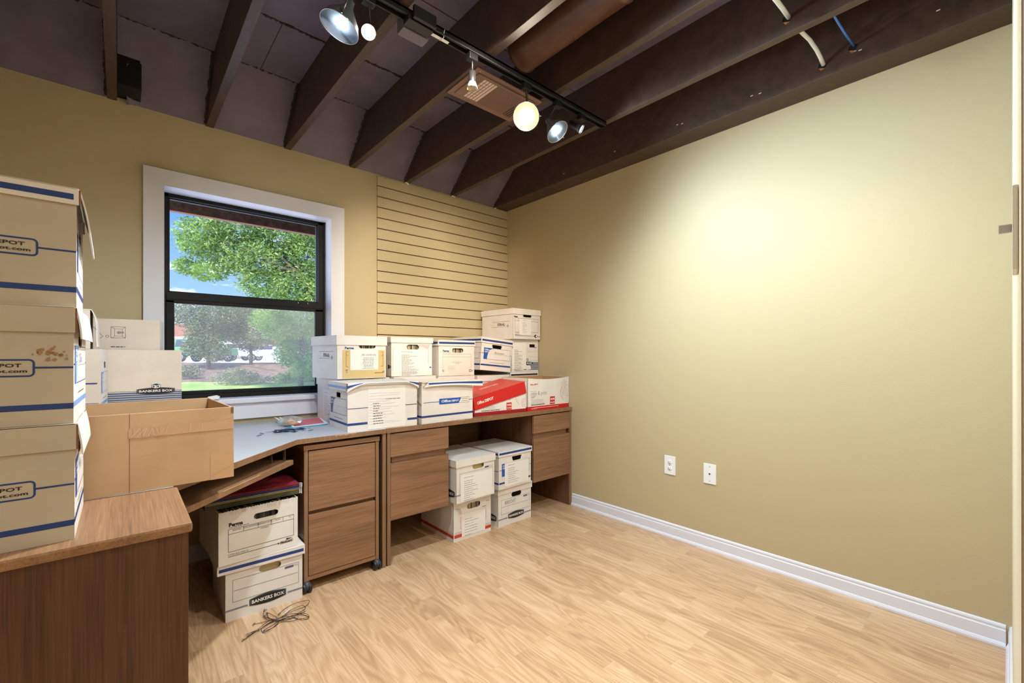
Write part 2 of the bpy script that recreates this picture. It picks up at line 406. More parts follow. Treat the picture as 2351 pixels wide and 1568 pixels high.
    # baseboards
    def base(name, p, q, nrm, label):
        p, q, n = Vector(p), Vector(q), Vector(nrm); b = MB()
        prof = [(0, 0), (0.017, 0), (0.0165, 0.008), (0.012, 0.017), (0.0095, 0.019), (0.0095, 0.066), (0.0065, 0.069), (0.0065, 0.074), (0.008, 0.078), (0.006, 0.085), (0, 0.089)]
        vs = [a + n * d + Vector((0, 0, z)) for a in (p, q) for d, z in prof]; N = len(prof)
        fs = [(i, (i + 1) % N, N + (i + 1) % N, N + i) for i in range(N)] + [tuple(range(N))[::-1], tuple(range(N, 2 * N))]
        b.add(vs, fs, 'white'); return struct(b.build(name), label, 'baseboard')
    base('baseboard_right', (XE, 0.02, 0), (XE, 2.249, 0), (-1, 0, 0), 'white moulded baseboard along the right wall')
    base('baseboard_back', (-0.6, YN, 0), (1.05, YN, 0), (0, -1, 0), 'white baseboard under the desks on the window wall')
    base('baseboard_front', (0.80, -0.0053, 0), (XE - 0.0, 0.004, 0), (0, 1, 0), 'short white baseboard at the bottom right picture corner')

shell()

# ------------------------------------------------------------------ window
def window():
    w = thing('window_1', 'white cased black single hung window looking onto trees', 'window', (0.611, YN, 0.9), kind='structure')
    o = Vector((0.611, YN, 0.9))
    def part(mb, name): p = mb.build(name, w, loc=-o); return p
    x0, x1, z0, z1, yf = 0.0865, 1.1365, 0.8965, 2.1435, YN - 0.018
    c = 0.087
    # casing: mitred boards
    def casing(pts):
        b = MB(); v = [(x, yf, z) for x, z in pts] + [(x, YN + 0.001, z) for x, z in pts]
        b.add(v, [(0, 1, 2, 3), (7, 6, 5, 4), (0, 4, 5, 1), (1, 5, 6, 2), (2, 6, 7, 3), (3, 7, 4, 0)], 'white'); return part(b, 'casing')
    e = 0.0004
    casing([(x0, z1), (x0 + c, z1 - c), (x1 - c, z1 - c), (x1, z1)])
    casing([(x0, z0), (x0 + c, z0), (x0 + c, z1 - c - e), (x0, z1 - e)])
    casing([(x1 - c, z0), (x1, z0), (x1, z1 - e), (x1 - c, z1 - c - e)])
    # jamb liner
    b = MB(); ja, jb, jz = x0 + c, x1 - c, z1 - c
    b.box(ja - 0.007, YN - 0.001, 0.884, ja, YN + 0.16, jz + 0.007, 'white'); b.box(jb, YN - 0.001, 0.884, jb + 0.007, YN + 0.16, jz + 0.007, 'white')
    b.box(ja, YN - 0.001, jz, jb, YN + 0.16, jz + 0.007, 'white')
    part(b, 'jamb')
    b = MB(); b.box(x0 - 0.02, YN - 0.040, 0.868, x1 + 0.02, YN + 0.001, 0.8965, 'white', 0.004); b.box(ja, YN, 0.884, jb, YN + 0.16, 0.8964, 'white')
    part(b, 'sill')
    b = MB(); b.box(x0 - 0.005, YN - 0.018, 0.7735, x1 + 0.005, YN + 0.001, 0.868, 'white', 0.002); part(b, 'apron')
    # aluminium frame
    f0 = YN + 0.105
    b = MB()
    b.box(ja, f0, 0.8965, ja + 0.026, f0 + 0.05, jz, 'blackal', 0.002); b.box(jb - 0.045, f0, 0.8965, jb, f0 + 0.05, jz, 'blackal', 0.002)
    b.box(ja, f0, jz - 0.022, jb, f0 + 0.05, jz, 'blackal', 0.002); b.box(ja, f0 - 0.012, 0.8965, jb, f0 + 0.05, 0.921, 'blackal', 0.002)
    b.box(jb - 0.012, f0 - 0.008, 0.92, jb, f0, jz, 'blackal', 0.001)
    part(b, 'frame')
    gu0, gu1 = 0.200, 1.003
    b = MB(); b.box(gu0 - 0.004, f0 + 0.020, 1.498, gu1 + 0.006, f0 + 0.045, 1.512, 'blackal', 0.001)
    for xa, xb in ((gu0 - 0.004, gu0 + 0.006), (gu1 - 0.004, gu1 + 0.006)): b.box(xa, f0 + 0.020, 1.5, xb, f0 + 0.045, jz - 0.02, 'blackal', 0.001)
    b.box(gu0, f0 + 0.02, jz - 0.027, gu1, f0 + 0.045, jz - 0.02, 'blackal', 0.001)
    up = part(b, 'upper_sash')
    b = MB(); b.box(gu0, f0 + 0.0345, 1.508, gu1, f0 + 0.0385, jz - 0.025, 'glass'); g = b.build('pane', up)
    b = MB(); la, lb = ja + 0.014, jb - 0.014
    b.box(la, f0 - 0.006, 1.442, lb, f0 + 0.019, 1.503, 'blackal', 0.003); b.box(la, f0 - 0.006, 0.921, lb, f0 + 0.019, 0.944, 'blackal', 0.003)
    b.box(la, f0 - 0.006, 0.93, la + 0.038, f0 + 0.019, 1.46, 'blackal', 0.003); b.box(lb - 0.052, f0 - 0.006, 0.93, lb, f0 + 0.019, 1.46, 'blackal', 0.003)
    b.box(la, f0 - 0.010, 1.463, lb, f0 - 0.004, 1.467, 'blackal', 0.001)
    lo = part(b, 'lower_sash')
    b = MB(); b.box(la + 0.036, f0 + 0.006, 0.94, lb - 0.05, f0 + 0.010, 1.445, 'hazy'); b.build('pane', lo)
    b = MB(); Q = random.Random(4)
    for k in range(5): b.box(lb - 0.1 - k * 0.02, f0 - 0.0075, 1.49, lb - 0.098 - k * 0.02, f0 - 0.006, 1.5, 'chrome') if k % 3 == 0 else None
    b.build('latch', lo)

def glass(name, haze, gloss=0.06, fres=0.5):
    m = bpy.data.materials.new(name); m.use_nodes = True; N = Nodes(m); N.n.clear()
    out = N.add('ShaderNodeOutputMaterial'); tr = N.add('ShaderNodeBsdfTransparent'); gl = N.add('ShaderNodeBsdfGlossy', Roughness=0.02)
    lw = N.add('ShaderNodeLayerWeight', Blend=0.25); ml = N.add('ShaderNodeMath', operation='MULTIPLY'); ml.inputs[1].default_value = fres
    ad = N.add('ShaderNodeMath', operation='ADD'); ad.inputs[1].default_value = gloss
    N.link(lw.outputs['Fresnel'], ml.inputs[0]); N.link(ml.outputs[0], ad.inputs[0])
    mx = N.add('ShaderNodeMixShader'); N.link(ad.outputs[0], mx.inputs[0]); N.link(tr.outputs[0], mx.inputs[1]); N.link(gl.outputs[0], mx.inputs[2])
    last = mx
    if haze:
        df = N.add('ShaderNodeBsdfTranslucent', Color=(0.9, 0.9, 0.88, 1)); d2 = N.add('ShaderNodeBsdfDiffuse', Color=(0.8, 0.8, 0.78, 1))
        m0 = N.add('ShaderNodeMixShader'); m0.inputs[0].default_value = 0.5; N.link(df.outputs[0], m0.inputs[1]); N.link(d2.outputs[0], m0.inputs[2])
        m3 = N.add('ShaderNodeMixShader'); tc = N.add('ShaderNodeTexCoord'); nz = N.add('ShaderNodeTexNoise', Scale=3.0, Detail=4)
        N.link(tc.outputs['Object'], nz.inputs['Vector']); mr = N.add('ShaderNodeMapRange'); mr.inputs['To Min'].default_value = haze * 0.6; mr.inputs['To Max'].default_value = haze * 1.4
        N.link(nz.outputs['Fac'], mr.inputs['Value']); N.link(mr.outputs[0], m3.inputs[0]); N.link(mx.outputs[0], m3.inputs[1]); N.link(m0.outputs[0], m3.inputs[2]); last = m3
    N.link(last.outputs[0], out.inputs['Surface'])
    M[name] = m
glass('glass', 0.0, 0.0, 0.01); glass('hazy', 0.10, 0.05, 0.25)
window()

# ------------------------------------------------------------------ wall plates
def plates():
    def plate(y, z, w, h, label, kind):
        t = thing('wall_plate' if kind == 'phone' else 'wall_outlet', label, 'phone jack' if kind == 'phone' else 'outlet', (XE, y, z))
        b = MB(); b.box(-0.006, -w / 2, -h / 2, -0.0002, w / 2, h / 2, 'whitepl', 0.0018); b.build('cover_plate', t)
        if kind == 'outlet':
            for dz in (0.0195, -0.0195):
                b = MB(); mt = Matrix.Translation((-0.0058, 0, dz)) @ Matrix.Rotation(-pi / 2, 4, 'Y')
                b.lathe([(0.0, 0.0022), (0.014, 0.0022), (0.0155, 0.0)], 'whitepl', 20, mt); s = b.build('receptacle', t)
                b = MB()
                for dy in (0.0062, -0.0062): b.box(-0.0084, dy - 0.001, dz + 0.0015, -0.0079, dy + 0.001, dz + 0.0085, 'hole')
                b.lathe([(0, .0004), (0.0026, .0004)], 'hole', 10, Matrix.Translation((-0.008, 0, dz - 0.0065)) @ Matrix.Rotation(-pi / 2, 4, 'Y')); b.build('slots', s)
            b = MB(); b.lathe([(0, .0012), (0.003, .0012), (0.003, 0)], 'chrome', 10, Matrix.Translation((-0.006, 0, 0)) @ Matrix.Rotation(-pi / 2, 4, 'Y')); b.build('screw', t)
        else:
            b = MB(); b.box(-0.0075, -0.008, -0.009, -0.006, 0.008, 0.009, 'whitepl', 0.0006); j = b.build('jack', t)
            b = MB(); b.prism([(-0.006, 0.004), (0.006, 0.004), (0.006, 0.0), (0.002, -0.002), (0.002, -0.006), (-0.002, -0.006), (-0.002, -0.002), (-0.006, 0.0)], 0, 0.0004, 'hole')
            b.v = [(-0.0076 - v[2], -v[0], v[1]) for v in b.v]; b.build('socket', j)
            for dz in (0.042, -0.042):
                b = MB(); b.lathe([(0, .0008), (0.0028, .0008), (0.0028, 0)], 'chrome', 10, Matrix.Translation((-0.006, 0, dz)) @ Matrix.Rotation(-pi / 2, 4, 'Y')); b.build('screw', t)
    plate(1.4388, 0.4533, 0.074, 0.118, 'white duplex power outlet low on the right wall', 'outlet')
    plate(1.1858, 0.4489, 0.074, 0.118, 'white phone jack plate low on the right wall', 'phone')
    t = thing('light_switch', 'white toggle light switch seen edge-on at the right picture edge', 'light switch', (0.945, -0.0046, 1.322))
    b = MB(); b.box(-0.036, 0.0001, -0.0575, 0.036, 0.006, 0.0575, 'whitepl', 0.0018); b.build('cover_plate', t)
    b = MB(); b.box(-0.005, 0.006, 0.0, 0.005, 0.019, 0.011, 'greylt', 0.001); b.build('toggle', t)
M['greylt'] = mat('soft grey plastic', srgb(178, 176, 166), 0.4)
plates()
# ------------------------------------------------------------------ desks
def desks():
    # right hand credenza
    X0, X1, Y0, Y1, T = 1.082, 2.602, 2.250, 3.004, 0.75
    t = thing('office_desk', 'long walnut desk with two hanging drawer pedestals under stacked boxes', 'desk', ((X0 + X1) / 2, (Y0 + Y1) / 2, 0)); o = Vector(t.location)
    def part(b, n, par=None): return b.build(n, par or t, loc=(-o if not par else (0, 0, 0)))
    b = MB(); b.box(X0, Y0, T - 0.026, X1, Y1, T, 'woodx', 0.002)
    b.box(X0, Y0 - 0.0006, T - 0.0255, X1, Y0 + 0.002, T - 0.001, 'edge')
    for xa, xb in ((1.545, 1.60), (1.79, 1.815)): b.box(xa, Y0 - 0.001, T - 0.004, xb, Y0 + 0.001, T - 0.0005, 'kr')
    part(b, 'desktop')
    for xa, xb in ((X0 + 0.003, X0 + 0.024), (X1 - 0.024, X1 - 0.003)):
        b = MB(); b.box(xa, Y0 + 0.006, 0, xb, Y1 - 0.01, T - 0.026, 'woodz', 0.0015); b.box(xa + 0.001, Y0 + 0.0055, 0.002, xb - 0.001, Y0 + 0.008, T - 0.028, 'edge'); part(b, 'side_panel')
    b = MB(); b.box(X0 + 0.024, 2.93, 0.30, X1 - 0.024, 2.948, T - 0.027, 'woodx')
    b.lathe([(0, 0.0), (0.030, 0.0)], 'hole', 20, Matrix.Translation((1.93, 2.9295, 0.676)) @ Matrix.Rotation(pi / 2, 4, 'X')); part(b, 'modesty_panel')
    for xa, xb in ((1.106, 1.482), (2.197, 2.578)):
        b = MB()
        for p, q in ((xa, xa + 0.016), (xb - 0.016, xb)): b.box(p, 2.285, 0.245, q, 2.86, T - 0.0265, 'woodz')
        b.box(xa + 0.016, 2.285, 0.245, xb - 0.016, 2.86, 0.262, 'woodx'); b.box(xa + 0.016, 2.845, 0.262, xb - 0.016, 2.86, T - 0.0265, 'woodx')
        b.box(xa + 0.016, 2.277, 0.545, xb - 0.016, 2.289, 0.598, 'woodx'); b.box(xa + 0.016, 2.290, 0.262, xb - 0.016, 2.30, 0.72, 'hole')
        pd = part(b, 'pedestal')
        for za, zb in ((0.590, 0.716), (0.242, 0.552)):
            b = MB(); b.box(xa + 0.0005, 2.255, za, xb - 0.0005, 2.274, zb, 'woodx', 0.002); b.box(xa + 0.001, 2.256, zb, xb - 0.001, 2.273, zb + 0.001, 'edge')
            b.box(xa + 0.03, 2.274, za + 0.02, xb - 0.03, 2.288, zb - 0.04, 'woodx'); b.build('drawer', pd, loc=-o if False else (0, 0, 0))
    # corner unit
    t = thing('corner_desk', 'corner desk with pale grey top and angled front under the window', 'desk', (0.3, 2.5, 0)); o = Vector(t.location)
    top = [(-0.625, 1.683), (0.118, 1.683), (0.127, 1.712), (0.622, 2.236), (1.078, 2.245), (1.078, 3.003), (-0.625, 3.003)]
    b = MB(); b.prism(top, 0.7265, 0.75, 'grey', 'edge')
    Q = random.Random(8)
    for k in range(9):
        x = 0.80 + k * 0.012; y = 2.236 + (x - 0.622) * 0.0197; b.box(x, y - 0.0012, 0.742 + Q.uniform(0, .004), x + 0.011, y + 0.001, 0.7502, 'kr')
    b.add([(-0.2, 2.208, 0.7504), (0.63, 2.2385, 0.7504), (0.63, 2.2395, 0.7504), (-0.2, 2.209, 0.7504)], [(0, 1, 2, 3)], 'grpr'); part(b, 'desktop')
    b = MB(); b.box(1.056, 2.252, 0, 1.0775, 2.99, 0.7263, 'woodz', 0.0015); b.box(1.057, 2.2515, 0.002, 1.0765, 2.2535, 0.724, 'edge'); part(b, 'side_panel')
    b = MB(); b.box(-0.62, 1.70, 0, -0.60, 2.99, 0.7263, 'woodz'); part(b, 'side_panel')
    b = MB(); b.box(-0.60, 2.965, 0.34, 1.056, 2.983, 0.7263, 'woodx'); part(b, 'modesty_panel')
    # keyboard shelf slung under the angled edge
    d = Vector((0.495, 0.524, 0)).normalized(); n = Vector((-d.y, d.x, 0))
    A = Vector((0.134, 1.716, 0)); L0, L1 = 0.0, 0.676
    q = [A + d * L0, A + d * L1, A + d * (L1 - 0.02) + n * 0.30, A + d * (L0 + 0.12) + n * 0.30]
    b = MB(); b.prism([(p.x, p.y) for p in q], 0.643, 0.664, 'edge', 'edge')
    a1, a2 = A + d * 0.20 - n * 0.001, A + d * 0.42 - n * 0.001
    b.add([(a1.x, a1.y, 0.6605), (a2.x, a2.y, 0.6605), (a2.x, a2.y, 0.6655), (a1.x, a1.y, 0.6645)], [(0, 1, 2, 3)], 'kr')
    ty = part(b, 'keyboard_shelf')
    for s0 in (0.60, 0.655):
        p = A + d * s0 + n * (0.03 if s0 > .62 else 0.06); b = MB(); b.box(-0.0015, -0.004, 0.664, 0.0015, 0.006, 0.726 if s0 > .62 else 0.70, 'chrome'); b.box(-0.001, 0.006, 0.70, 0.001, 0.25, 0.712, 'blackpl')
        br = b.build('slide_bracket', ty); br.location = (p.x, p.y, 0); br.rotation_euler = (0, 0, math.atan2(n.y, n.x) - pi / 2)
    # return unit in front, its end panel faces the room
    t = thing('side_desk', 'walnut side desk end panel at lower left under the tall box stack', 'desk', (-0.25, 1.48, 0)); o = Vector(t.location)
    b = MB(); b.box(-0.63, 1.296, 0.7265, 0.1285, 1.6795, 0.75, 'woody2', 0.006); part(b, 'desktop')
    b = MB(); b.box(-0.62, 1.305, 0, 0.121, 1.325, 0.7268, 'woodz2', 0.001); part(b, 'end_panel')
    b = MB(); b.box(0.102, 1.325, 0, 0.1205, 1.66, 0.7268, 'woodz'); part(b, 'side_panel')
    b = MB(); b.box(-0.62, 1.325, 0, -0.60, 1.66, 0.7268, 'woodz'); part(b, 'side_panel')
    b = MB(); b.box(-0.60, 1.645, 0, 0.102, 1.66, 0.7268, 'woodx'); part(b, 'back_panel')
    # mobile file pedestal
    X0, X1, Y0 = 0.661, 1.041, 2.262
    t = thing('mobile_pedestal', 'two drawer walnut file pedestal on black casters under the corner desk', 'file cabinet', ((X0 + X1) / 2, 2.54, 0)); o = Vector(t.location)
    b = MB(); b.box(X0 - 0.003, Y0 - 0.004, 0.688, X1 + 0.003, 2.82, 0.7115, 'woodx', 0.002); part(b, 'top_panel')
    b = MB()
    for p, q in ((X0, X0 + 0.018), (X1 - 0.018, X1)): b.box(p, Y0, 0.054, q, 2.81, 0.688, 'woodz'); b.box(p + .0005, Y0 - 0.0008, 0.055, q - .0005, Y0 + 0.001, 0.687, 'edge')
    b.box(X0 + 0.018, Y0 + 0.02, 0.056, X1 - 0.018, 2.81, 0.072, 'woodx'); b.box(X0 + 0.018, 2.79, 0.072, X1 - 0.018, 2.81, 0.688, 'woodx')
    b.box(X0 + 0.018, Y0 + 0.002, 0.055, X1 - 0.018, Y0 + 0.02, 0.074, 'woodx'); b.box(X0 + 0.018, Y0 + 0.028, 0.36, X1 - 0.018, Y0 + 0.046, 0.41, 'woodx')
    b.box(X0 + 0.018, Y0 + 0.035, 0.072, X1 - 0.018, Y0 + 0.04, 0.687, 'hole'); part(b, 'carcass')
    for za, zb in ((0.391, 0.682), (0.077, 0.372)):
        b = MB(); b.box(X0 + 0.021, Y0 - 0.001, za, X1 - 0.021, Y0 + 0.019, zb, 'woodx', 0.0025); b.box(X0 + 0.05, Y0 + 0.019, za + 0.02, X1 - 0.05, Y0 + 0.034, zb - 0.05, 'woodx'); part(b, 'drawer')
    for x, y in ((X0 + 0.012, Y0 + 0.012), (X1 - 0.012, Y0 + 0.012), (X0 + 0.03, 2.77), (X1 - 0.03, 2.77)):
        c = MB()
        for s in (-1, 1): c.lathe([(0, -.008), (0.023, -.008), (0.0245, -.005), (0.0245, .005), (0.023, .008), (0, .008)], 'blackpl', 20, Matrix.Translation((x + s * 0.012, y - 0.01, 0.0245)) @ Matrix.Rotation(pi / 2, 4, 'Y'))
        cw = part(c, 'caster')
        c = MB(); c.box(x - 0.005, y - 0.012, 0.02, x + 0.005, y + 0.012, 0.056, 'greypl', 0.002)
        c.lathe([(0, -.012), (0.0235, -.012), (0.0235, .012), (0, .012)], 'greypl', 20, Matrix.Translation((x, y - 0.008, 0.031)) @ Matrix.Rotation(pi / 2, 4, 'Y')); c.build('hood', cw)
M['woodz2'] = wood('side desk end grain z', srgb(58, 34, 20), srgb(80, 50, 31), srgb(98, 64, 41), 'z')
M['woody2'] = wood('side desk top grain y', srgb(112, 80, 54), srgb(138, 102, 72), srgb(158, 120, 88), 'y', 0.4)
desks()
# ------------------------------------------------------------------ storage boxes
TH = 0.0035
def hole_panel(mb, P, N, w, h, hole, k, kin):
    """upright panel with a hand hole; P maps (u, v) to 3-D on the outer face, N is the outward normal"""
    kind, cu, cv, a, bb = hole
    angs = [2 * pi * i / 40 for i in range(40)]
    for (u, v) in ((0, 0), (w, 0), (w, h), (0, h)): angs.append(math.atan2(v - cv, u - cu) % (2 * pi))
    angs = sorted(angs); inn, out = [], []
    for q in angs:
        c, s = cos(q), sin(q)
        if kind == 'rect': r = min(a / abs(c) if abs(c) > 1e-6 else 9, bb / abs(s) if abs(s) > 1e-6 else 9)
        elif kind == 'trap':
            r = min(bb / abs(s) if abs(s) > 1e-6 else 9, 9)
            for sg in (1, -1):                                     # slanting sides, narrower at the bottom
                den = sg * c - 0.35 * s
                if den > 1e-6: r = min(r, (a - 0.35 * bb) / den if den > 0 else 9)
        else:
            st = a - bb
            r = bb / abs(s) if abs(s) > 1e-6 else 9
            if abs(r * c) > st:
                e = st if c > 0 else -st
                r = e * c + math.sqrt(max(bb * bb - (e * s) ** 2, 0))
        inn.append((cu + r * c, cv + r * s))
        ro = 9
        if c > 1e-9: ro = min(ro, (w - cu) / c)
        if c < -1e-9: ro = min(ro, -cu / c)
        if s > 1e-9: ro = min(ro, (h - cv) / s)
        if s < -1e-9: ro = min(ro, -cv / s)
        out.append((cu + ro * c, cv + ro * s))
    n = len(angs); N = Vector(N)
    O = [Vector(P(*p)) for p in out]; I = [Vector(P(*p)) for p in inn]
    IB = [p - N * TH for p in I]; OB = [p - N * TH for p in O]
    vs = O + I + IB + OB; f1, f2, f3 = [], [], []
    for i in range(n):
        j = (i + 1) % n
        f1.append((i, j, n + j, n + i)); f2.append((n + i, n + j, 2 * n + j, 2 * n + i)); f3.append((2 * n + i, 2 * n + j, 3 * n + j, 3 * n + i))
    mb.add(vs, f1, k); mb.add(vs, f2, 'core'); mb.add(vs, f3, kin)

def file_box(label, x, y, z, yaw, w, d, h, mats='bw', lid=True, holes=None, prints=None, group=None, roll=0.0, lidk=None, lidprints=None,
             name='storage_box', cat='storage box', ov=0.006, drop=0.045, lid_dx=0.0, lid_dw=0.0, lid_roll=0.0, lid_mesh=None, body_mesh=None, topk=None, liner=False):
    t = thing(name, label, cat, (x, y, z), (0, radians(roll), radians(yaw)), group)
    mats = mats if isinstance(mats, dict) else {s: mats for s in 'FBLR'}
    holes = holes or {}
    hb = h - 0.004 if lid else h
    maps = {'F': (lambda u, v: (u - w / 2, 0, v), (0, -1, 0), w), 'B': (lambda u, v: (w / 2 - u, d, v), (0, 1, 0), w),
            'L': (lambda u, v: (-w / 2, d - u, v), (-1, 0, 0), d), 'R': (lambda u, v: (w / 2, u, v), (1, 0, 0), d)}
    b = MB()
    if body_mesh: body_mesh(b)
    else:
        for s, (fn, n, W) in maps.items():
            if s in holes: hole_panel(b, fn, n, W, hb, holes[s], mats[s], 'liner')
            elif s in 'FB':
                ya, yb = (0, TH) if s == 'F' else (d - TH, d); b.box(-w / 2, ya, 0, w / 2, yb, hb, mats[s])
            else:
                xa, xb = (-w / 2, -w / 2 + TH) if s == 'L' else (w / 2 - TH, w / 2); b.box(xa, TH, 0, xb, d - TH, hb, mats[s])
        b.box(-w / 2 + TH, TH, 0, w / 2 - TH, d - TH, TH, mats['F'])
    if liner: b.box(-w / 2 + TH, 0.016, TH, w / 2 - TH, 0.019, hb - 0.03, 'liner')
    faces = {s: Face(b, fn, n) for s, (fn, n, W) in maps.items()}
    if prints: prints(faces, w, d, h)
    b.build('box_body', t)
    if lid:
        lw, ld = w / 2 + ov + lid_dw / 2, d + ov
        b = MB(); lk = lidk or {s: mats[s] for s in 'FBLR'}
        if not isinstance(lk, dict): lk = {s: lk for s in 'FBLR'}
        if lid_mesh: lid_mesh(b, lw, ov, ld, h)
        else:
            b.box(-lw, -ov, h - 0.0035, lw, ld, h, topk or lk['F'], 0.0012)
            b.box(-lw, -ov, h - drop, lw, -ov + 0.0045, h - 0.0005, lk['F'], 0.001); b.box(-lw, ld - 0.004, h - drop, lw, ld, h - 0.0005, lk['B'], 0.001)
            b.box(-lw, -ov + 0.004, h - drop + 0.001, -lw + 0.0045, ld - 0.004, h - 0.0005, lk['L'], 0.001); b.box(lw - 0.0045, -ov + 0.004, h - drop + 0.001, lw, ld - 0.004, h - 0.0005, lk['R'], 0.001)
            b.box(-lw + 0.0006, -ov + 0.0012, h - drop + 0.0005, -lw + 0.004, -ov + 0.0042, h - 0.002, 'core')
        lf = {'F': Face(b, lambda u, v: (u - lw, -ov, h - drop + v), (0, -1, 0)), 'L': Face(b, lambda u, v: (-lw, ld - u, h - drop + v), (-1, 0, 0)),
              'R': Face(b, lambda u, v: (lw, u - ov, h - drop + v), (1, 0, 0)), 'T': Face(b, lambda u, v: (u - lw, v - ov, h), (0, 0, 1))}
        if lidprints: lidprints(lf, 2 * lw, ld + ov, drop)
        lo = b.build('lid', t); lo.location.x = lid_dx
        if lid_roll: lo.rotation_euler = (0, radians(lid_roll), 0); 
    return t

def contents(label, box, w, d, z1, z0=0.006, k='files', y0=0.012, tall=None):
    """packed folders standing inside a box, seen through its hand hole or open top"""
    b = MB(); R = random.Random(len(label)); n = 26; x0, x1 = -w / 2 + 0.008, w / 2 - 0.008
    for i in range(n):
        a = x0 + (x1 - x0) * i / n; e = x0 + (x1 - x0) * (i + 1) / n - 0.001
        b.box(a, y0 + R.uniform(0, .004), z0, e, d - 0.012, z1 - R.uniform(0, 0.012), k)
    o = b.build('file_folders', loc=box.location, rot=box.rotation_euler); tag(o, label, 'folders', kind='stuff'); return o

H_ST = lambda cu, cv, a=0.045, b=0.014: ('st', cu, cv, a, b)

def stripe(f, w, drop=0.045, k='navy', v0=0.013, v1=0.027, m=0.006): f.rect(m, v0, w - m, v1, k)
def lp_blue(*sides):
    def fn(lf, w, l, drop):
        for s in sides: stripe(lf[s], w if s == 'F' else l, drop)
    return fn

def depot_end(f, w, dark='blue', line='navy', name=True, hand=None, lab=True):
    """end panel: name panel with a curved blue corner, contact line and bottom stripe"""
    u0, u1, v0, v1 = 0.09 * w, 0.955 * w, 0.083, 0.168
    f.frame(u0, v0, u1, v1, 0.0018, line)
    pts = [(u0, v0), (u0 + 0.30 * (u1 - u0) * 0.42, v0)]
    for i in range(11):
        a = i / 10 * pi / 2; pts.append((u0 + 0.126 * (u1 - u0) + (1 - cos(a)) * 0.20 * (u1 - u0), v0 + sin(a) * (v1 - v0 - 0.004)))
    pts += [(u0 + 0.36 * (u1 - u0), v1), (u0, v1)]
    f.poly(pts, dark, 2)
    f.text('Office', u0 + 0.006, v1 - 0.021, w=0.20 * (u1 - u0), h=0.013, k='paper', bold=0.02, lay=3)
    f.text('DEPOT', u0 + 0.008, v1 - 0.035, w=0.185 * (u1 - u0), h=0.009, k='paper', bold=0.03, lay=3)
    f.rect(u0 + 0.26 * (u1 - u0), v0 + 0.041, u1 - 0.012, v0 + 0.0418, 'grpr', 2)
    f.rect(0.006, v0 + 0.042, u0, v0 + 0.0455, line); f.rect(u1, v0 + 0.042, w - 0.004, v0 + 0.0455, line)
    f.lines(0.30 * w, 0.062, 0.78 * w, 0.01, 1, 'ink', 2, 0.0022, 3, 0.95)
    f.rect(0.004, 0.034, w - 0.004, 0.046, line if dark != 'sky' else 'sky')
    if hand: f.text(hand, u0 + 0.40 * (u1 - u0), v0 + 0.045, w=0.36 * (u1 - u0), h=0.017, k='grpr', shear=0.15, lay=3)

def depot_side(f, w, pill=(0.335, 0.92), cov=None):
    v = 0.122
    f.rect(0.012, v - 0.0016, w * pill[0], v + 0.0016, 'navy'); f.rect(w * pill[1], v - 0.0016, w - 0.004, v + 0.0016, 'navy')
    u0, u1 = pill[0] * w, pill[1] * w; um = u0 + 0.66 * (u1 - u0)
    f.poly([(u0 + 0.004, v - 0.017), (um - 0.005, v - 0.017), (um + 0.014, v + 0.017), (u0 + 0.004, v + 0.017), (u0, v + 0.013), (u0, v - 0.013)], 'blue', 2)
    f.frame(um - 0.02, v - 0.017, u1, v + 0.017, 0.0014, 'navy', 1)
    f.text('Office', u0 + 0.016, v - 0.006, w=0.30 * (u1 - u0), h=0.015, k='paper', bold=0.03, shear=0.12, lay=3)
    f.text('DEPOT', u0 + 0.016 + 0.33 * (u1 - u0), v - 0.006, w=0.24 * (u1 - u0), h=0.0115, k='paper', bold=0.03, lay=3)
    f.text('1-800-GO-DEPOT', um + 0.018, v + 0.004, w=(u1 - um) * 0.62, h=0.005, k='ink', lay=3)
    f.text('www.officedepot.com', um + 0.014, v - 0.009, w=(u1 - um) * 0.72, h=0.006, k='ink', lay=3)
    f.rect(0.0, 0.035, w, 0.047, 'navy')

def bankers_logo(f, uc, vc, w, h):
    u0, u1 = uc - w / 2, uc + w / 2; n = 12
    up = [(u0 + w * i / n, vc + h * (0.30 + 0.20 * sin(pi * i / n))) for i in range(n + 1)]
    dn = [(u1 - w * i / n, vc - h * (0.30 + 0.20 * sin(pi * i / n))) for i in range(n + 1)]
    f.poly(up + dn, 'ink', 3)
    sc = lambda p, s: (uc + (p[0] - uc) * s, vc + (p[1] - vc) * (s * 0.93))
    f.poly([sc(p, 0.955) for p in up + dn], 'grpr', 4); f.poly([sc(p, 0.935) for p in up + dn], 'ink', 5)
    f.text('BANKERS BOX', u0 + 0.06 * w, vc - 0.17 * h, w=0.88 * w, h=0.34 * h, k='paper', bold=0.02, lay=6)

def bankers_front(f, w, hand=None, small=False):
    f.frame(0.026, 0.078, w - 0.016, 0.175, 0.0012, 'ink'); f.rect(0.03, 0.126, w - 0.02, 0.1272, 'ink', 2)
    f.poly([(w - 0.078, 0.160), (w - 0.040, 0.160), (w - 0.038, 0.169), (w - 0.074, 0.169)], 'steel', 3)
    f.text('703', w - 0.036, 0.161, w=0.016, h=0.0075, k='grpr', lay=3)
    f.rect(0.0, 0.0500, w, 0.0512, 'steel'); f.rect(0.0, 0.0460, w, 0.0485, 'navy'); f.rect(0.0, 0.0430, w, 0.0442, 'steel')
    f.rect(0.27 * w, 0.041, 0.79 * w, 0.0535, 'bw', 2)
    bankers_logo(f, 0.53 * w, 0.055, 0.48 * w, 0.046)
    if hand: f.text(hand, 0.19 * w, 0.140, w=0.32 * w, h=0.024, k='grpr', lay=3)

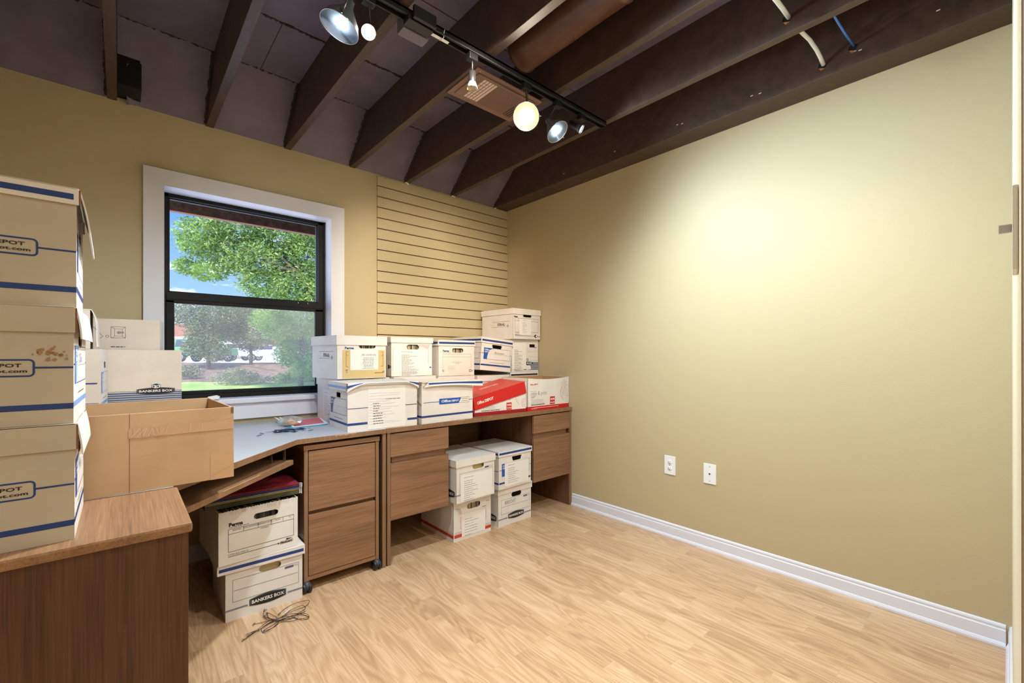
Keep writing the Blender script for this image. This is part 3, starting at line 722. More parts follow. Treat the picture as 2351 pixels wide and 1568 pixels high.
def perma_front(f, w, form='ink', full=True, h=0.235):
    f.text('Perma', 0.12 * w, 0.160, w=0.165 * w, h=0.0165, k='ink', bold=0.05, lay=2)
    f.lines(0.12 * w, 0.157, 0.36 * w, 0.01, 1, 'ink', 2, 0.002, 5, 0.97)
    if full:
        u0, u1 = 0.11 * w, 0.945 * w
        f.frame(u0, 0.052, u1, 0.150, 0.0016, form); f.rect(u0, 0.128, u1, 0.1296, form)
        for q, tx in ((0.0, 'BOX NO.'), (0.215, 'BOX LOCATION'), (0.43, 'DESTROY DATE'), (0.63, 'FROM'), (0.82, 'TO')):
            u = u0 + q * (u1 - u0)
            if q: f.rect(u, 0.128, u + 0.0015, 0.150, form)
            ww = {'BOX NO.': .10, 'BOX LOCATION': .185, 'DESTROY DATE': .175, 'FROM': .065, 'TO': .03}[tx] * w
            f.text(tx, u + (0.055 if tx in ('BOX NO.', 'FROM') else 0.006 if len(tx) > 6 else 0.08) * w, 0.1405, w=ww, h=0.0055, k=form, lay=3)
        f.text('CONTENTS', 0.50 * w, 0.1195, w=0.105 * w, h=0.0055, k=form, lay=3)
    f.text('STOR-ALL 3325-Q', 0.11 * w, 0.0365, w=0.24 * w, h=0.0075, k='ink', lay=2)
    f.rect(0.11 * w, 0.0315, 0.72 * w, 0.0335, 'ink')
    f.poly([(0.72 * w, 0.0325), (0.735 * w, 0.0365), (0.75 * w, 0.0325), (0.735 * w, 0.0285)], 'ink', 2)
    f.frame(0.755 * w, 0.027, 0.93 * w, 0.0375, 0.0014, 'ink', 2); f.text('Fibreboard', 0.765 * w, 0.029, w=0.15 * w, h=0.007, k='ink', bold=0.05, lay=3)
    f.poly([(0.84 * w, 0.0395), (0.93 * w, 0.0435), (0.84 * w, 0.0475)], 'ink', 2)

def storall(f, uc, vc, w, slope=0.0):
    S = lambda u: slope * (u - uc)
    for dv in (0.024, -0.016): f.line(uc - w / 2, vc + dv + S(uc - w / 2), uc + w * (0.5 if dv > 0 else 0.28), vc + dv + S(uc + w * (0.5 if dv > 0 else .28)), 0.0016, 'ink', 1)
    f.text('STOR-ALL', uc - 0.20 * w, vc - 0.008 + S(uc - .2 * w), w=0.44 * w, h=0.021, k='ink', bold=0.03, lay=2, slope=slope)
    c, r = uc + 0.40 * w, vc - 0.011 + S(uc + .4 * w)
    for a in range(4):
        q = a * pi / 2; f.poly([(c + 0.014 * cos(q), r + 0.014 * sin(q)), (c + 0.006 * cos(q + .6), r + 0.006 * sin(q + .6)), (c + 0.006 * cos(q - .6), r + 0.006 * sin(q - .6))], 'ink', 2)
    f.frame(c - 0.006, r - 0.006, c + 0.006, r + 0.006, 0.0014, 'ink', 2)

def sheet(f, u0, v0, u1, v1, n, dv, seed, k='paper', ink='grpr', lay=4, u_in=0.16, title=True, t=0.0022, skew=0.0, span=0.45):
    f.poly([(u0, v0), (u1, v0 + skew), (u1, v1 + skew), (u0, v1)], k, lay)
    W = u1 - u0
    if title: f.lines(u0 + u_in * W, v1 - 0.1 * (v1 - v0), u0 + (u_in + 0.3) * W, 0.01, 1, ink, lay + 1, t, seed + 5, 0.95)
    f.lines(u0 + u_in * W, v1 - 0.24 * (v1 - v0), u0 + (u_in + span) * W, dv, n, ink, lay + 1, t, seed)

# ---- front stack on the side desk: older cream boxes with blue rules
def depot_old(faces, w, d, h, which):
    f = faces['F']; r = w
    f.rect(0, 0.0315, w, 0.0435, 'navy'); f.rect(w - 0.057, 0.1185, w, 0.1223, 'navy')
    f.rrect(w - 0.215, 0.1015, w - 0.057, 0.1385, 0.009, 0.0034, 'navy'); f.rect(0, 0.1185, w - 0.215, 0.1223, 'navy')
    f.text('1-800-GO-DEPOT', w - 0.198, 0.1215, w=0.122, h=0.0078, k='ink', bold=0.02, lay=2)
    f.text('www.officedepot.com', w - 0.205, 0.1085, w=0.137, h=0.0088, k='ink', bold=0.02, lay=2)
    if which == 'JB':
        Q = random.Random(2)
        for k in range(34):
            u, v = w - 0.036 + Q.gauss(0, 0.011), 0.150 + Q.gauss(0, 0.006); a = Q.uniform(.0015, .0042)
            f.poly([(u + a * Q.uniform(.6, 1.3) * cos(i * pi / 4), v + a * Q.uniform(.6, 1.2) * sin(i * pi / 4)) for i in range(8)], 'stain', 1 + k % 3)
        for k in range(5): u, v = w - 0.158 + Q.uniform(0, .008), 0.052 + Q.uniform(-.004, .004); f.rect(u, v, u + 0.003, v + 0.003, 'stain', 2)
    depot_end(faces['R'], d, 'sky' if which == 'JB' else 'blue', 'navy')
    faces['R'].text({'JA': 'A-B', 'JB': 'D16', 'JC': 'H36'}[which], 0.12, 0.13, w=0.06, h=0.022, k='navy', lay=4)
OLD = dict(F='bc', B='bc', L='bc', R='bw')
def flap_lid(side_k='bw', stripeF=False, flare=0.02):
    def fn(b, lw, ov, ld, h):
        dr = 0.036 if stripeF else 0.056
        b.box(-lw, -ov, h - 0.0035, lw - 0.004, ld, h, 'bc', 0.001)
        b.box(-lw, -ov, h - dr, lw - 0.002, -ov + 0.004, h - 0.0005, 'bw' if stripeF else 'bc', 0.0008); b.box(-lw, ld - 0.004, h - dr, lw - 0.002, ld, h - .0005, 'bc')
        b.box(-lw, -ov + .004, h - dr, -lw + 0.004, ld - .004, h - .0005, 'bc')
        b.box(lw - 0.0022, -ov + 0.0006, h - dr, lw + 0.001, -ov + 0.0036, h - 0.003, 'core')
        n = 8; vs = []                                               # loose end flap curling outward
        for i in range(n + 1):
            s = i / n; x = lw - 0.003 + flare * (1 - (1 - s) ** 1.6) * (1 if stripeF else 0.45); z = h - 0.001 - (0.100 if stripeF else 0.068) * s
            for y in (-ov + 0.006, ld - 0.004): vs += [(x, y, z), (x + 0.003, y, z)]
        for i in range(n):
            a = i * 4; c = a + 4
            b.add([vs[q] for q in (a, a + 1, a + 2, a + 3, c, c + 1, c + 2, c + 3)], [(1, 3, 7, 5), (0, 4, 6, 2), (0, 1, 5, 4), (2, 6, 7, 3)], side_k)
        q = n * 4; b.add([vs[q], vs[q + 1], vs[q + 2], vs[q + 3]], [(0, 1, 3, 2)], side_k)
    return fn
RH = {'R': ('st', 0.155, 0.178, 0.04, 0.013)}
file_box('cream storage box with blue rules at the bottom of the tall side desk stack', -0.2705, 1.3445, 0.75, 0, 0.39, 0.31, 0.251, OLD, holes=RH,
         prints=lambda F, w, d, h: depot_old(F, w, d, h, 'JC'), lid_mesh=flap_lid(), ov=0.005, group='tall stack on the side desk')
file_box('cream storage box with a brown smudge, middle of the tall stack', -0.272, 1.350, 1.0015, -1, 0.39, 0.31, 0.251, OLD, holes=RH,
         prints=lambda F, w, d, h: depot_old(F, w, d, h, 'JB'), lid_mesh=flap_lid(), ov=0.005, group='tall stack on the side desk')
file_box('cream storage box with blue striped lid, topmost of the tall stack', -0.268, 1.353, 1.253, 0.8, 0.39, 0.31, 0.258, OLD, holes=RH,
         prints=lambda F, w, d, h: depot_old(F, w, d, h, 'JA'), lid_mesh=flap_lid(stripeF=True, flare=0.017), ov=0.006, drop=0.036,
         lidprints=lambda lf, w, l, dr: lf['F'].rect(0.006, 0.010, w - 0.010, 0.0225, 'navy'), group='tall stack on the side desk')

# ---- boxes in the left corner behind the brown carton
t = thing('flat_carton', 'flat brown carton under the boxes in the left corner, hidden by the open carton', 'carton', (-0.08, 2.42, 0.7503))
b = MB(); b.box(-0.32, 0, 0, 0.33, 0.52, 0.162, 'kr', 0.003); b.build('box_body', t)
def k1(F, w, d, h):
    f = F['F']
    f.rect(0, 0.066, w, 0.0675, 'navy')
    for i in range(6): f.rect(0, 0.006 + i * 0.0098, w, 0.0128 + i * 0.0098, 'steel')
    bankers_logo(f, w - 0.098, 0.066, 0.142, 0.032)
    c, v = w - 0.098, 0.088
    f.poly([(c - 0.016, v - 0.007), (c, v - 0.013), (c + 0.016, v - 0.007), (c + 0.016, v + 0.007), (c, v + 0.012), (c - 0.016, v + 0.007)], 'ink', 7)
    f.poly([(c - 0.0145, v - 0.006), (c - 0.001, v - 0.011), (c - 0.001, v + 0.004), (c - 0.0145, v + 0.006)], 'paper', 8); f.poly([(c + 0.001, v - 0.011), (c + 0.0145, v - 0.006), (c + 0.0145, v + 0.006), (c + 0.001, v + 0.004)], 'paper', 8)
    f.text('B', c - 0.012, v - 0.006, h=0.009, k='ink', bold=0.05, lay=9); f.text('B', c + 0.004, v - 0.006, h=0.009, k='ink', bold=0.05, lay=9)
    Q = random.Random(5)
    for i in range(7): u, vv = 0.22 + Q.uniform(0, .08), 0.17 + Q.uniform(-.02, .04); f.rect(u, vv, u + 0.002, vv + 0.0015, 'stain')
file_box('open cream box with blue bottom band in front of the window left edge', 0.019, 2.71, 0.913, 0, 0.41, 0.25, 0.26, dict(F='bk', B='bk', L='bk', R='bw'), lid=False, prints=k1)
def k2(F, w, d, h):
    F['F'].rect(0, 0.042, w - 0.006, 0.047, 'navy'); F['F'].rect(0, 0.122, w - 0.01, 0.127, 'navy'); depot_end(F['R'], d, 'sky', 'sky')
file_box('cream box with blue labelled end standing left of the blue banded box', -0.2145, 2.388, 0.913, -3, 0.31, 0.29, 0.259, dict(F='bk', B='bk', L='bk', R='bw'), lid=False, prints=k2, holes={'R': ('rect', 0.16, 0.195, 0.03, 0.013)})
def k3mesh(b, lw, ov, ld, h):
    b.box(-0.15, 0, h - 0.004, 0.128, 0.26, h, 'bk', 0.001); n = 10
    for i in range(n):
        f = lambda s: (0.127 + 0.022 * s ** 0.7 + 0.004 * sin(s * 5), h - 0.001 - 0.148 * s)
        (xa, za), (xb, zb) = f(i / n), f((i + 1) / n)
        b.add([(xa, 0.005, za), (xa, 0.25, za), (xb, 0.25, zb), (xb, 0.005, zb)], [(0, 1, 2, 3)], 'bw', True); b.add([(xa + .003, 0.005, za), (xa + .003, 0.25, za), (xb + .003, 0.25, zb), (xb + .003, 0.005, zb)], [(0, 1, 2, 3)], 'bw', True)
        b.add([(xa, 0.005, za), (xa + .003, 0.005, za), (xb + .003, 0.005, zb), (xb, .005, zb)], [(0, 1, 2, 3)], 'bw')
file_box('cream box with a loose white end flap beside the tall stack top', -0.216, 2.395, 1.173, 0, 0.25, 0.26, 0.156, dict(F='bk', B='bk', L='bk', R='bk'), lid_mesh=k3mesh)
def k4(F, w, d, h):
    f = F['F']; u, v = w - 0.178, 0.055; s = 0.052
    f.frame(u, v, u + s, v + s, 0.0012, 'ink'); f.frame(u + 0.013, v + 0.008, u + 0.041, v + 0.043, 0.001, 'ink')
    for (a, c) in (((0, 0), (.013, .008)), ((s, 0), (.041, .008)), ((0, s), (.013, .043)), ((s, s), (.041, .043))): f.line(u + a[0], v + a[1], u + c[0], v + c[1], 0.001, 'ink')
    f.poly([(u + 0.020, v + 0.026), (u + 0.030, v + 0.034), (u + 0.030, v + 0.030), (u + 0.046, v + 0.030), (u + 0.046, v + 0.022), (u + 0.030, v + 0.022), (u + 0.030, v + 0.018)], 'grpr', 3)
    f.arc(u - 0.012, v + 0.008, 0.006, 0, 2 * pi, 0.0012, 'ink', 1, 14)
    f.line(w - 0.245, v + 0.06, w - 0.205, v + 0.006, 0.0014, 'ink'); f.line(w - 0.205, v + 0.006, w - 0.222, v - 0.008, 0.0014, 'ink')
    f.lines(u, 0.016, u + s, .01, 1, 'ink', 2, 0.003, 1, 0.95)
file_box('cream box with arrow folding diagram, upended against the window casing', -0.057, 2.765, 1.1735, -7, 0.40, 0.215, 0.143, dict(F='bk', B='bk', L='bk', R='bw'), lid=False, prints=k4)

# ---- open kraft carton
def carton_open():
    w, d, h, th = 0.622, 0.43, 0.229, 0.005
    t = thing('open_carton', 'large open brown cardboard carton overhanging the corner desk', 'carton', (-0.033, 1.6850, 0.7503), (0, 0, radians(1.9)))
    b = MB(); b.box(-w / 2, 0, 0, w / 2, th, h, 'kr', 0.0015); b.box(-w / 2, d - th, 0, w / 2, d, h, 'kr', 0.0015)
    b.box(-w / 2, th, 0, -w / 2 + th, d - th, h, 'kr', 0.001); b.box(w / 2 - th, th, 0, w / 2, d - th, h - 0.002, 'kr', 0.001); b.box(-w / 2 + th, th, 0, w / 2 - th, d - th, th, 'krd')
    f = Face(b, lambda u, v: (u - w / 2, 0, v), (0, -1, 0))
    f.rect(0.362, 0.0, 0.3632, h, 'core'); f.rect(w - 0.008, h - 0.02, w - 0.0005, h - 0.001, 'core')
    f.poly([(w - 0.064, 0.0), (w, 0.0), (w, 0.070), (w - 0.064, 0.082)], 'krl', 1)
    f.poly([(w - 0.06, 0.015), (w - 0.02, 0.034), (w - 0.002, 0.035), (w - 0.002, 0.0335), (w - 0.02, 0.0325), (w - 0.06, 0.0142)], 'kr', 2)
    f.line(0.365, 0.104, 0.42, 0.106, 0.0012, 'krl', 1)
    b.build('box_body', t)
    b = MB(); f = Face(b, lambda u, v: (u - w / 2, 0, v), (0, -1, 0)); Q = random.Random(11); n = 26
    up = [(0.36 + (w - 0.362) * i / n, 0.186 + (0.010 * Q.uniform(-1, 1) if i < 8 else 0) + (0.02 if i > 22 else 0)) for i in range(n + 1)]; lo = [(0.36 + (w - 0.362) * i / n, 0.158 + (0.003 * Q.uniform(-1, 1) if i < 8 else 0)) for i in range(n + 1)]
    for i in range(n): f.poly([lo[i], lo[i + 1], up[i + 1], up[i]], 'tape', 2 + (i % 2 if i < 8 else 0))
    for i in range(7): u = 0.366 + i * 0.013; f.line(u, 0.16, u + Q.uniform(-.01, .02), 0.184, 0.0016, 'tapeh', 4)
    for u in (0.505, 0.535): f.line(u, 0.159, u + 0.001, 0.186, 0.0012, 'tapeh', 3)
    f.line(0.36, 0.158, w, 0.160, 0.001, 'tapeh', 3)
    f.line(0.545, 0.181, w, 0.198, 0.001, 'tapeh', 3); b.build('packing_tape', t)
M['krl'] = mat('pale kraft patch', srgb(188, 150, 108), 0.7)
M['tape'] = mat('clear packing tape', srgb(184, 148, 114), 0.22)
M['tapeh'] = mat('tape crease', srgb(206, 172, 138), 0.2)
carton_open()
# ---- boxes on the credenza, front row
GR = 'boxes stacked on the long desk'
def d1(F, w, d, h):
    depot_end(F['L'], d, 'steel', 'navy'); f = F['F']
    f.rect(0, 0.119, 0.115, 0.1225, 'navy'); f.rect(w - 0.075, 0.119, w, 0.1225, 'ink'); f.rect(0, 0.033, 0.105, 0.0455, 'navy'); f.rect(w - 0.06, 0.034, w, 0.046, 'navy')
    n = 7; u0, u1 = 0.108, w - 0.072                                            # rumpled list taped over the long side
    f.rect(u0, 0.004, u1, 0.232, 'paper', 3)
    Q = random.Random(6)
    for k in range(12):
        v = 0.03 + k * 0.015; f.line(u0 + 0.004, v, u0 + Q.uniform(.1, .2), v + Q.uniform(-.008, .008), 0.0016, 'crease', 4)
    f.text('CLOSED FILES 2007', 0.205, 0.158, w=0.085, h=0.006, k='ink', lay=5); f.lines(0.135, 0.142, 0.195, 0.0135, 9, 'ink', 5, 0.0028, 4, 0.45)
M['crease'] = mat('paper crease', srgb(196, 186, 180), 0.7)
def d1lid(b, lw, ov, ld, h):
    b.box(-lw, -ov + 0.002, h - 0.0035, lw, ld, h, 'bw', 0.001); b.box(-lw, ld - .004, h - .045, lw, ld, h - .001, 'bw')
    b.box(-lw, -ov + .002, h - 0.042, -lw + .0045, ld - .004, h - .001, 'bw', 0.001); b.box(lw - .0045, -ov + .002, h - 0.045, lw, ld - .004, h - .001, 'bw')
    b.box(-lw - 0.001, -ov - 0.004, h - 0.043, -lw + 0.005, -ov + 0.003, h - 0.002, 'core', 0.001)
    n = 20                                                                      # front flap lifted in an arch
    g = lambda s: 0.041 * (1 - s / 0.24) ** 1.5 if s < 0.24 else (0.034 * ((s - 0.80) / 0.20) ** 1.4 if s > 0.80 else 0.0)
    for i in range(n):
        a, c = i / n, (i + 1) / n; xa, xb = -lw + 2 * lw * a, -lw + 2 * lw * c
        for lay, (q0, q1, k) in enumerate(((0.0, 1.0, 'bw'), (0.30, 0.62, 'navy' if (a < 0.20 or a > 0.84) else 'bw'))):
            P = lambda s, x, q: (x, -ov - 0.003 - 0.012 * q * (1 - g(s) / 0.045) - 0.0016 * lay, h - 0.0005 - (0.006 + g(s)) * q + 0.002 * (1 - g(s) / 0.045))
            b.add([P(a, xa, q0), P(c, xb, q0), P(c, xb, q1), P(a, xa, q1)], [(0, 1, 2, 3)], k)
file_box('white box with a rumpled closed files list, front left on the long desk', 1.0705, 2.262, 0.75, -2.2, 0.393, 0.296, 0.254, 'bw', holes={'L': ('rect', 0.155, 0.185, 0.032, 0.0135)}, prints=d1,
         lid_mesh=d1lid, lidprints=lambda lf, w, l, dr: lf['L'].rect(0.006, 0.014, l - 0.006, 0.027, 'sky'), group=GR)
def d2lid(b, lw, ov, ld, h):
    xs, xe = -lw + 0.045, lw + 0.055
    b.prism([(-lw + 0.005, -ov), (xe, -ov - 0.012), (xe - 0.02, ld), (-lw - 0.01, ld - 0.03)], h - 0.0035, h, 'bw')
    n = 16
    for i in range(n):
        a, c = i / n, (i + 1) / n; xa, xb = xs + (xe - xs) * a, xs + (xe - xs) * c
        lift = lambda s: 0.012 * sin(pi * min(s * 1.1, 1)); dep = lambda s: 0.026 + 0.012 * s
        for lay, (q0, q1, k) in enumerate(((0, 1, 'bw'), (0.22, 0.62, 'navy'))):
            P = lambda s, x, q: (x, -ov - 0.012 * s - 0.004 - 0.006 * q - 0.0006 * lay, h - dep(s) * q + lift(s) * q * .6)
            b.add([P(a, xa, q0), P(c, xb, q0), P(c, xb, q1), P(a, xa, q1)], [(0, 1, 2, 3)], k)
    b.add([(xs - 0.001, -ov - .006, h), (xs + 0.002, -ov - .006, h), (xs - 0.032, -ov - 0.004, h - 0.030), (xs - 0.036, -ov - 0.003, h - 0.028)], [(0, 1, 2, 3)], 'core')
    b.add([(xs - 0.034, -ov - .0045, h - 0.030), (xs + 0.0, -ov - .006, h - 0.002), (xs + 0.01, -ov - .006, h - 0.031)], [(0, 1, 2)], 'bw')
    # side flap flaring out to the left
    A, Bq = Vector((-lw + 0.005, -ov, h)), Vector((-lw - 0.030, ld - 0.03, h + 0.022)); o = Vector((-0.012, -0.020, 0.0))
    b.add([A, Bq, Bq + o, A + o], [(0, 1, 2, 3)], 'bw'); e = lambda s, q: A.lerp(Bq, s) + o * q + Vector((-.0006, -.0006, .0004))
    b.add([e(0.25, .35), e(.97, .35), e(.97, .62), e(.25, .62)], [(0, 1, 2, 3)], 'ink')
def d2(F, w, d, h):
    depot_side(F['F'], w, (0.32, 0.925)); f = F['L']; f.rect(0, 0.036, d, 0.048, 'navy'); f.frame(d - 0.14, 0.085, d - 0.03, 0.165, 0.0016, 'ink')
    F['F'].poly([(0.02, 0.236), (0.075, 0.236), (0.047, 0.208)], 'crease', 2); f.poly([(d - 0.05, 0.135), (d - 0.002, 0.112), (d - 0.002, 0.104), (d - 0.05, 0.125)], 'stain', 3)
file_box('white box with blue name badge and torn lid, front middle of the long desk', 1.4855, 2.264, 0.75, 2.3, 0.374, 0.305, 0.243, 'bw', prints=d2, lid_mesh=d2lid, group=GR)

def circles(f, w, h, sc=1.0):
    c, v = w - 0.020, 0.155 * sc
    for r, a0, a1 in ((0.018, 0, 2 * pi), (0.028, .6 * pi, 1.9 * pi), (0.040, .55 * pi, 1.75 * pi), (0.052, .55 * pi, 1.70 * pi), (0.066, .62 * pi, 1.6 * pi)):
        n = 24
        for i in range(n):
            p, q = a0 + (a1 - a0) * i / n, a0 + (a1 - a0) * (i + 1) / n
            pts = [(c + rr * cos(z), v + rr * sin(z)) for rr, z in ((r - .0014, p), (r, p), (r, q), (r - .0014, q))]
            if all(u < w - 0.001 and vv < h - 0.004 for u, vv in pts): f.poly(pts, 'reddk', 1)
    for (cu, cv, r, a0, a1, k, tt) in ((w - 0.004, 0.062, 0.036, .5 * pi, 1.25 * pi, 'grpr', .0014), (w - 0.004, 0.062, 0.026, .5 * pi, 1.5 * pi, 'grpr', .0014), (w - 0.004, 0.062, 0.015, .5 * pi, 1.5 * pi, 'grpr', .0012), (w - 0.018, 0.118, 0.075, .82 * pi, 1.32 * pi, 'reddk', .0022), (w - 0.006, 0.098, 0.062, .85 * pi, 1.2 * pi, 'grpr', .0014)):
        f.arc(cu, cv, r, a0, a1, tt, k, 1, 16)
def nojam(f, u, v, s=0.052):
    f.rect(u, v, u + s, v + s * 1.1, 'red', 2); f.text('99.99%', u + 0.1 * s, v + 0.56 * s, w=0.8 * s, h=0.32 * s, k='paper', bold=0.03, lay=3); f.text('NO JAM', u + 0.1 * s, v + 0.12 * s, w=0.8 * s, h=0.24 * s, k='paper', bold=0.04, lay=3)
def papercopy(f, w, h, full=True):
    f.rect(0, 0.0, w, 0.030, 'red'); f.lines(0.14 * w, 0.020, 0.74 * w, 0.01, 1, 'slot', 2, 0.004, 9, 0.98); f.text('standard', 0.08 * w, 0.010, w=0.13 * w, h=0.012, k='slot', lay=2)
    circles(f, w, h); nojam(f, 0.52 * w, 0.034)
    f.lines(0.08 * w, 0.078, 0.40 * w, 0.009, 4, 'grpr', 2, 0.0018, 8, 0.8); f.lines(0.08 * w, 0.044, 0.40 * w, 0.009, 1, 'ink', 2, 0.006, 12, 0.98)
    if full:
        f.text('Office DEPOT.', 0.05 * w, 0.183, w=0.19 * w, h=0.010, k='red', bold=0.03, lay=2); f.lines(0.06 * w, 0.140, 0.2 * w, 0.01, 1, 'grpr', 2, 0.002, 2, 0.95)
        f.text('copy & print', 0.065 * w, 0.100, w=0.38 * w, h=0.038, k='grpr', bold=0.0, lay=2); f.text('paper', 0.075 * w, 0.086, w=0.09 * w, h=0.017, k='grpr', lay=2); f.text('8.5x11', 0.075 * w, 0.0795, w=0.04 * w, h=0.004, k='grpr', lay=2)
def paper_boxes():
    # open paper carton at the right
    w, d, h = 0.437, 0.285, 0.234
    file_box('open white and red copy paper carton at the right end of the desk', 2.3855, 2.285, 0.7502, 0, w, d, h, dict(F='bw', B='kr', L='bw', R='bw'), lid=False, name='paper_carton', cat='paper box',
             prints=lambda F, w, d, h: (papercopy(F['F'], w, h), F['L'].rect(0, 0, d, 0.03, 'red')), group=GR,
             body_mesh=lambda b: paper_body(b, w, d, h))
    # crushed red lidded carton
    w = 0.426
    t = thing('paper_carton', 'crushed paper carton with tilted red lid on the long desk', 'paper box', (1.9345, 2.300, 0.75), (0, 0, radians(-4.6)), GR)
    b = MB(); d = 0.285; hl, hr = 0.115, 0.208
    P = [(-w / 2, 0, 0), (w / 2, 0, 0), (w / 2, 0, hr), (-w / 2, 0, hl)]; Q = [(x, d, z) for x, y, z in P]
    b.add(P, [(0, 1, 2, 3)], 'bw'); b.add(Q, [(3, 2, 1, 0)], 'bw'); b.add([P[0], P[3], Q[3], Q[0]], [(0, 1, 2, 3)], 'reddk'); b.add([P[1], Q[1], Q[2], P[2]], [(0, 1, 2, 3)], 'bw'); b.add([P[0], Q[0], Q[1], P[1]], [(0, 1, 2, 3)], 'bw'); b.add([P[3], P[2], Q[2], Q[3]], [(0, 1, 2, 3)], 'bw')
    b.add([(-w / 2 - 0.012, -0.001, 0.03), (-w / 2, -0.001, 0.0), (-w / 2, -0.001, hl), (-w / 2 - 0.006, -0.001, hl + 0.01), (-w / 2 - .012, d, .03), (-w / 2 - .006, d, hl + .01)], [(0, 1, 2, 3), (0, 3, 5, 4)], 'reddk')
    f = Face(b, lambda u, v: (u - w / 2, 0, v), (0, -1, 0)); f.rect(0, 0.0, w, 0.024, 'reddk'); nojam(f, 0.60 * w, 0.026, 0.044)
    for (cu, cv, r, a0, a1) in ((w - 0.004, 0.062, 0.036, .5 * pi, 1.3 * pi), (w - 0.004, 0.062, 0.026, .5 * pi, 1.5 * pi), (w - 0.004, 0.062, 0.015, .5 * pi, 1.5 * pi), (w - 0.018, 0.118, 0.075, .88 * pi, 1.32 * pi)): f.arc(cu, cv, r, a0, a1, 0.0016, 'reddk', 1, 14)
    f.text('Russell Yan', 0.46 * w, 0.080, w=0.23 * w, h=0.018, k='grpr', shear=0.2, lay=2, slope=0.12); f.lines(0.14 * w, 0.060, 0.40 * w, 0.008, 3, 'grpr', 2, 0.0016, 8, 0.8); f.lines(0.12 * w, 0.034, 0.48 * w, 0.01, 1, 'ink', 2, 0.005, 3, 0.98)
    b.build('box_body', t)
    b = MB(); L = w + 0.010; s = 0.085; dd = d + 0.012
    b.box(-L / 2, -0.006, s - 0.003, L / 2, dd - 0.006, s, 'redlid', 0.001); b.box(-L / 2, -0.006, 0, L / 2, -0.002, s - 0.001, 'red', 0.001); b.box(-L / 2, dd - 0.010, 0.01, L / 2, dd - 0.006, s - .001, 'red')
    b.box(-L / 2, -0.002, 0.0, -L / 2 + .004, dd - 0.01, s - .001, 'reddk'); b.box(L / 2 - .004, -0.002, 0.0, L / 2, dd - .01, s - .001, 'red')
    f = Face(b, lambda u, v: (u - L / 2, -0.006, v), (0, -1, 0)); f.text('Office DEPOT', 0.055 * L, 0.032, w=0.30 * L, h=0.020, k='paper', bold=0.03, lay=2)
    f = Face(b, lambda u, v: (u - L / 2, v, s), (0, 0, 1)); vs, fs, tw, th = text2d('Office DEPOT', 0.02, 0.0)
    b.add([Vector((L * 0.22 - x / tw * 0.36 * L, 0.17 - yv / th * 0.026, s + 0.0006)) for x, yv in vs], fs, 'paper')
    lid = b.build('lid', t); lid.location = (0.0, 0, 0.086); lid.rotation_euler = (radians(1.5), radians(-12.2), 0)
def paper_body(b, w, d, h):
    # walls with a dipping rim
    n = 14
    for (kind, k) in (('F', 'bw'), ('B', 'kr')):
        y0, y1 = (0, 0.004) if kind == 'F' else (d - 0.004, d)
        for i in range(n):
            ua, ub = i / n, (i + 1) / n; xa, xb = -w / 2 + w * ua, -w / 2 + w * ub
            z = lambda u: h - (0.012 * sin(pi * min(1, u * 1.0)) ** 1.0 if kind == 'F' else 0)
            v = [(x, y, zz) for x, zt in ((xa, z(ua)), (xb, z(ub))) for y in (y0, y1) for zz in (0, zt)]
            b.add(v, [(0, 4, 5, 1), (2, 3, 7, 6), (1, 5, 7, 3)], k)
    b.box(-w / 2, 0.004, 0, -w / 2 + 0.004, d - 0.004, h, 'bw'); b.box(w / 2 - 0.004, 0.004, 0, w / 2, d - 0.004, h, 'bw'); b.box(-w / 2 + .004, .004, 0, w / 2 - .004, d - .004, 0.004, 'krd')
    b.box(-w / 2 + .004, 0.005, 0.02, -w / 2 + .005, d - .004, h - .002, 'krd'); b.box(w / 2 - .005, 0.005, 0.02, w / 2 - .004, d - .004, h - .002, 'krd'); b.box(-w / 2 + .005, d - .0055, .02, w / 2 - .005, d - .004, h - .001, 'krd'); b.box(-w / 2 + .005, .0042, .02, w / 2 - .005, .0055, h - .014, 'krd')
M['redlid'] = mat('scuffed red lid top', srgb(206, 62, 48), 0.42)
paper_boxes()

# ---- back row on the desk
def d0(F, w, d, h): sheet(F['L'], d - 0.24, 0.02, d - 0.02, 0.19, 12, 0.0105, 3, lay=1, u_in=0.1, span=0.5)
file_box('white box with a typed list on its end, behind the rumpled list box', 1.0935, 2.586, 0.75, 0, 0.312, 0.345, 0.2605, 'bw', prints=d0, group=GR)
file_box('white box hidden behind the torn lid box, under the typed form box', 1.462, 2.625, 0.75, 0, 0.300, 0.345, 0.2595, 'bw', group=GR)
file_box('white box hidden behind the torn lid box, under the blue lidded box', 1.789, 2.622, 0.75, 0, 0.298, 0.345, 0.2525, 'bw', group=GR)
file_box('white box behind the tilted red lid, under the leaning blue badge box', 2.128, 2.625, 0.75, 0, 0.302, 0.345, 0.248, 'bw', lid_roll=0, group=GR)
file_box('white box with dark lid stripe in the corner behind the paper carton', 2.4485, 2.622, 0.75, 0, 0.296, 0.345, 0.2675, 'bw', lidprints=lambda lf, w, l, dr: lf['F'].rect(0.006, 0.014, w - 0.01, 0.027, 'ink'), group=GR)

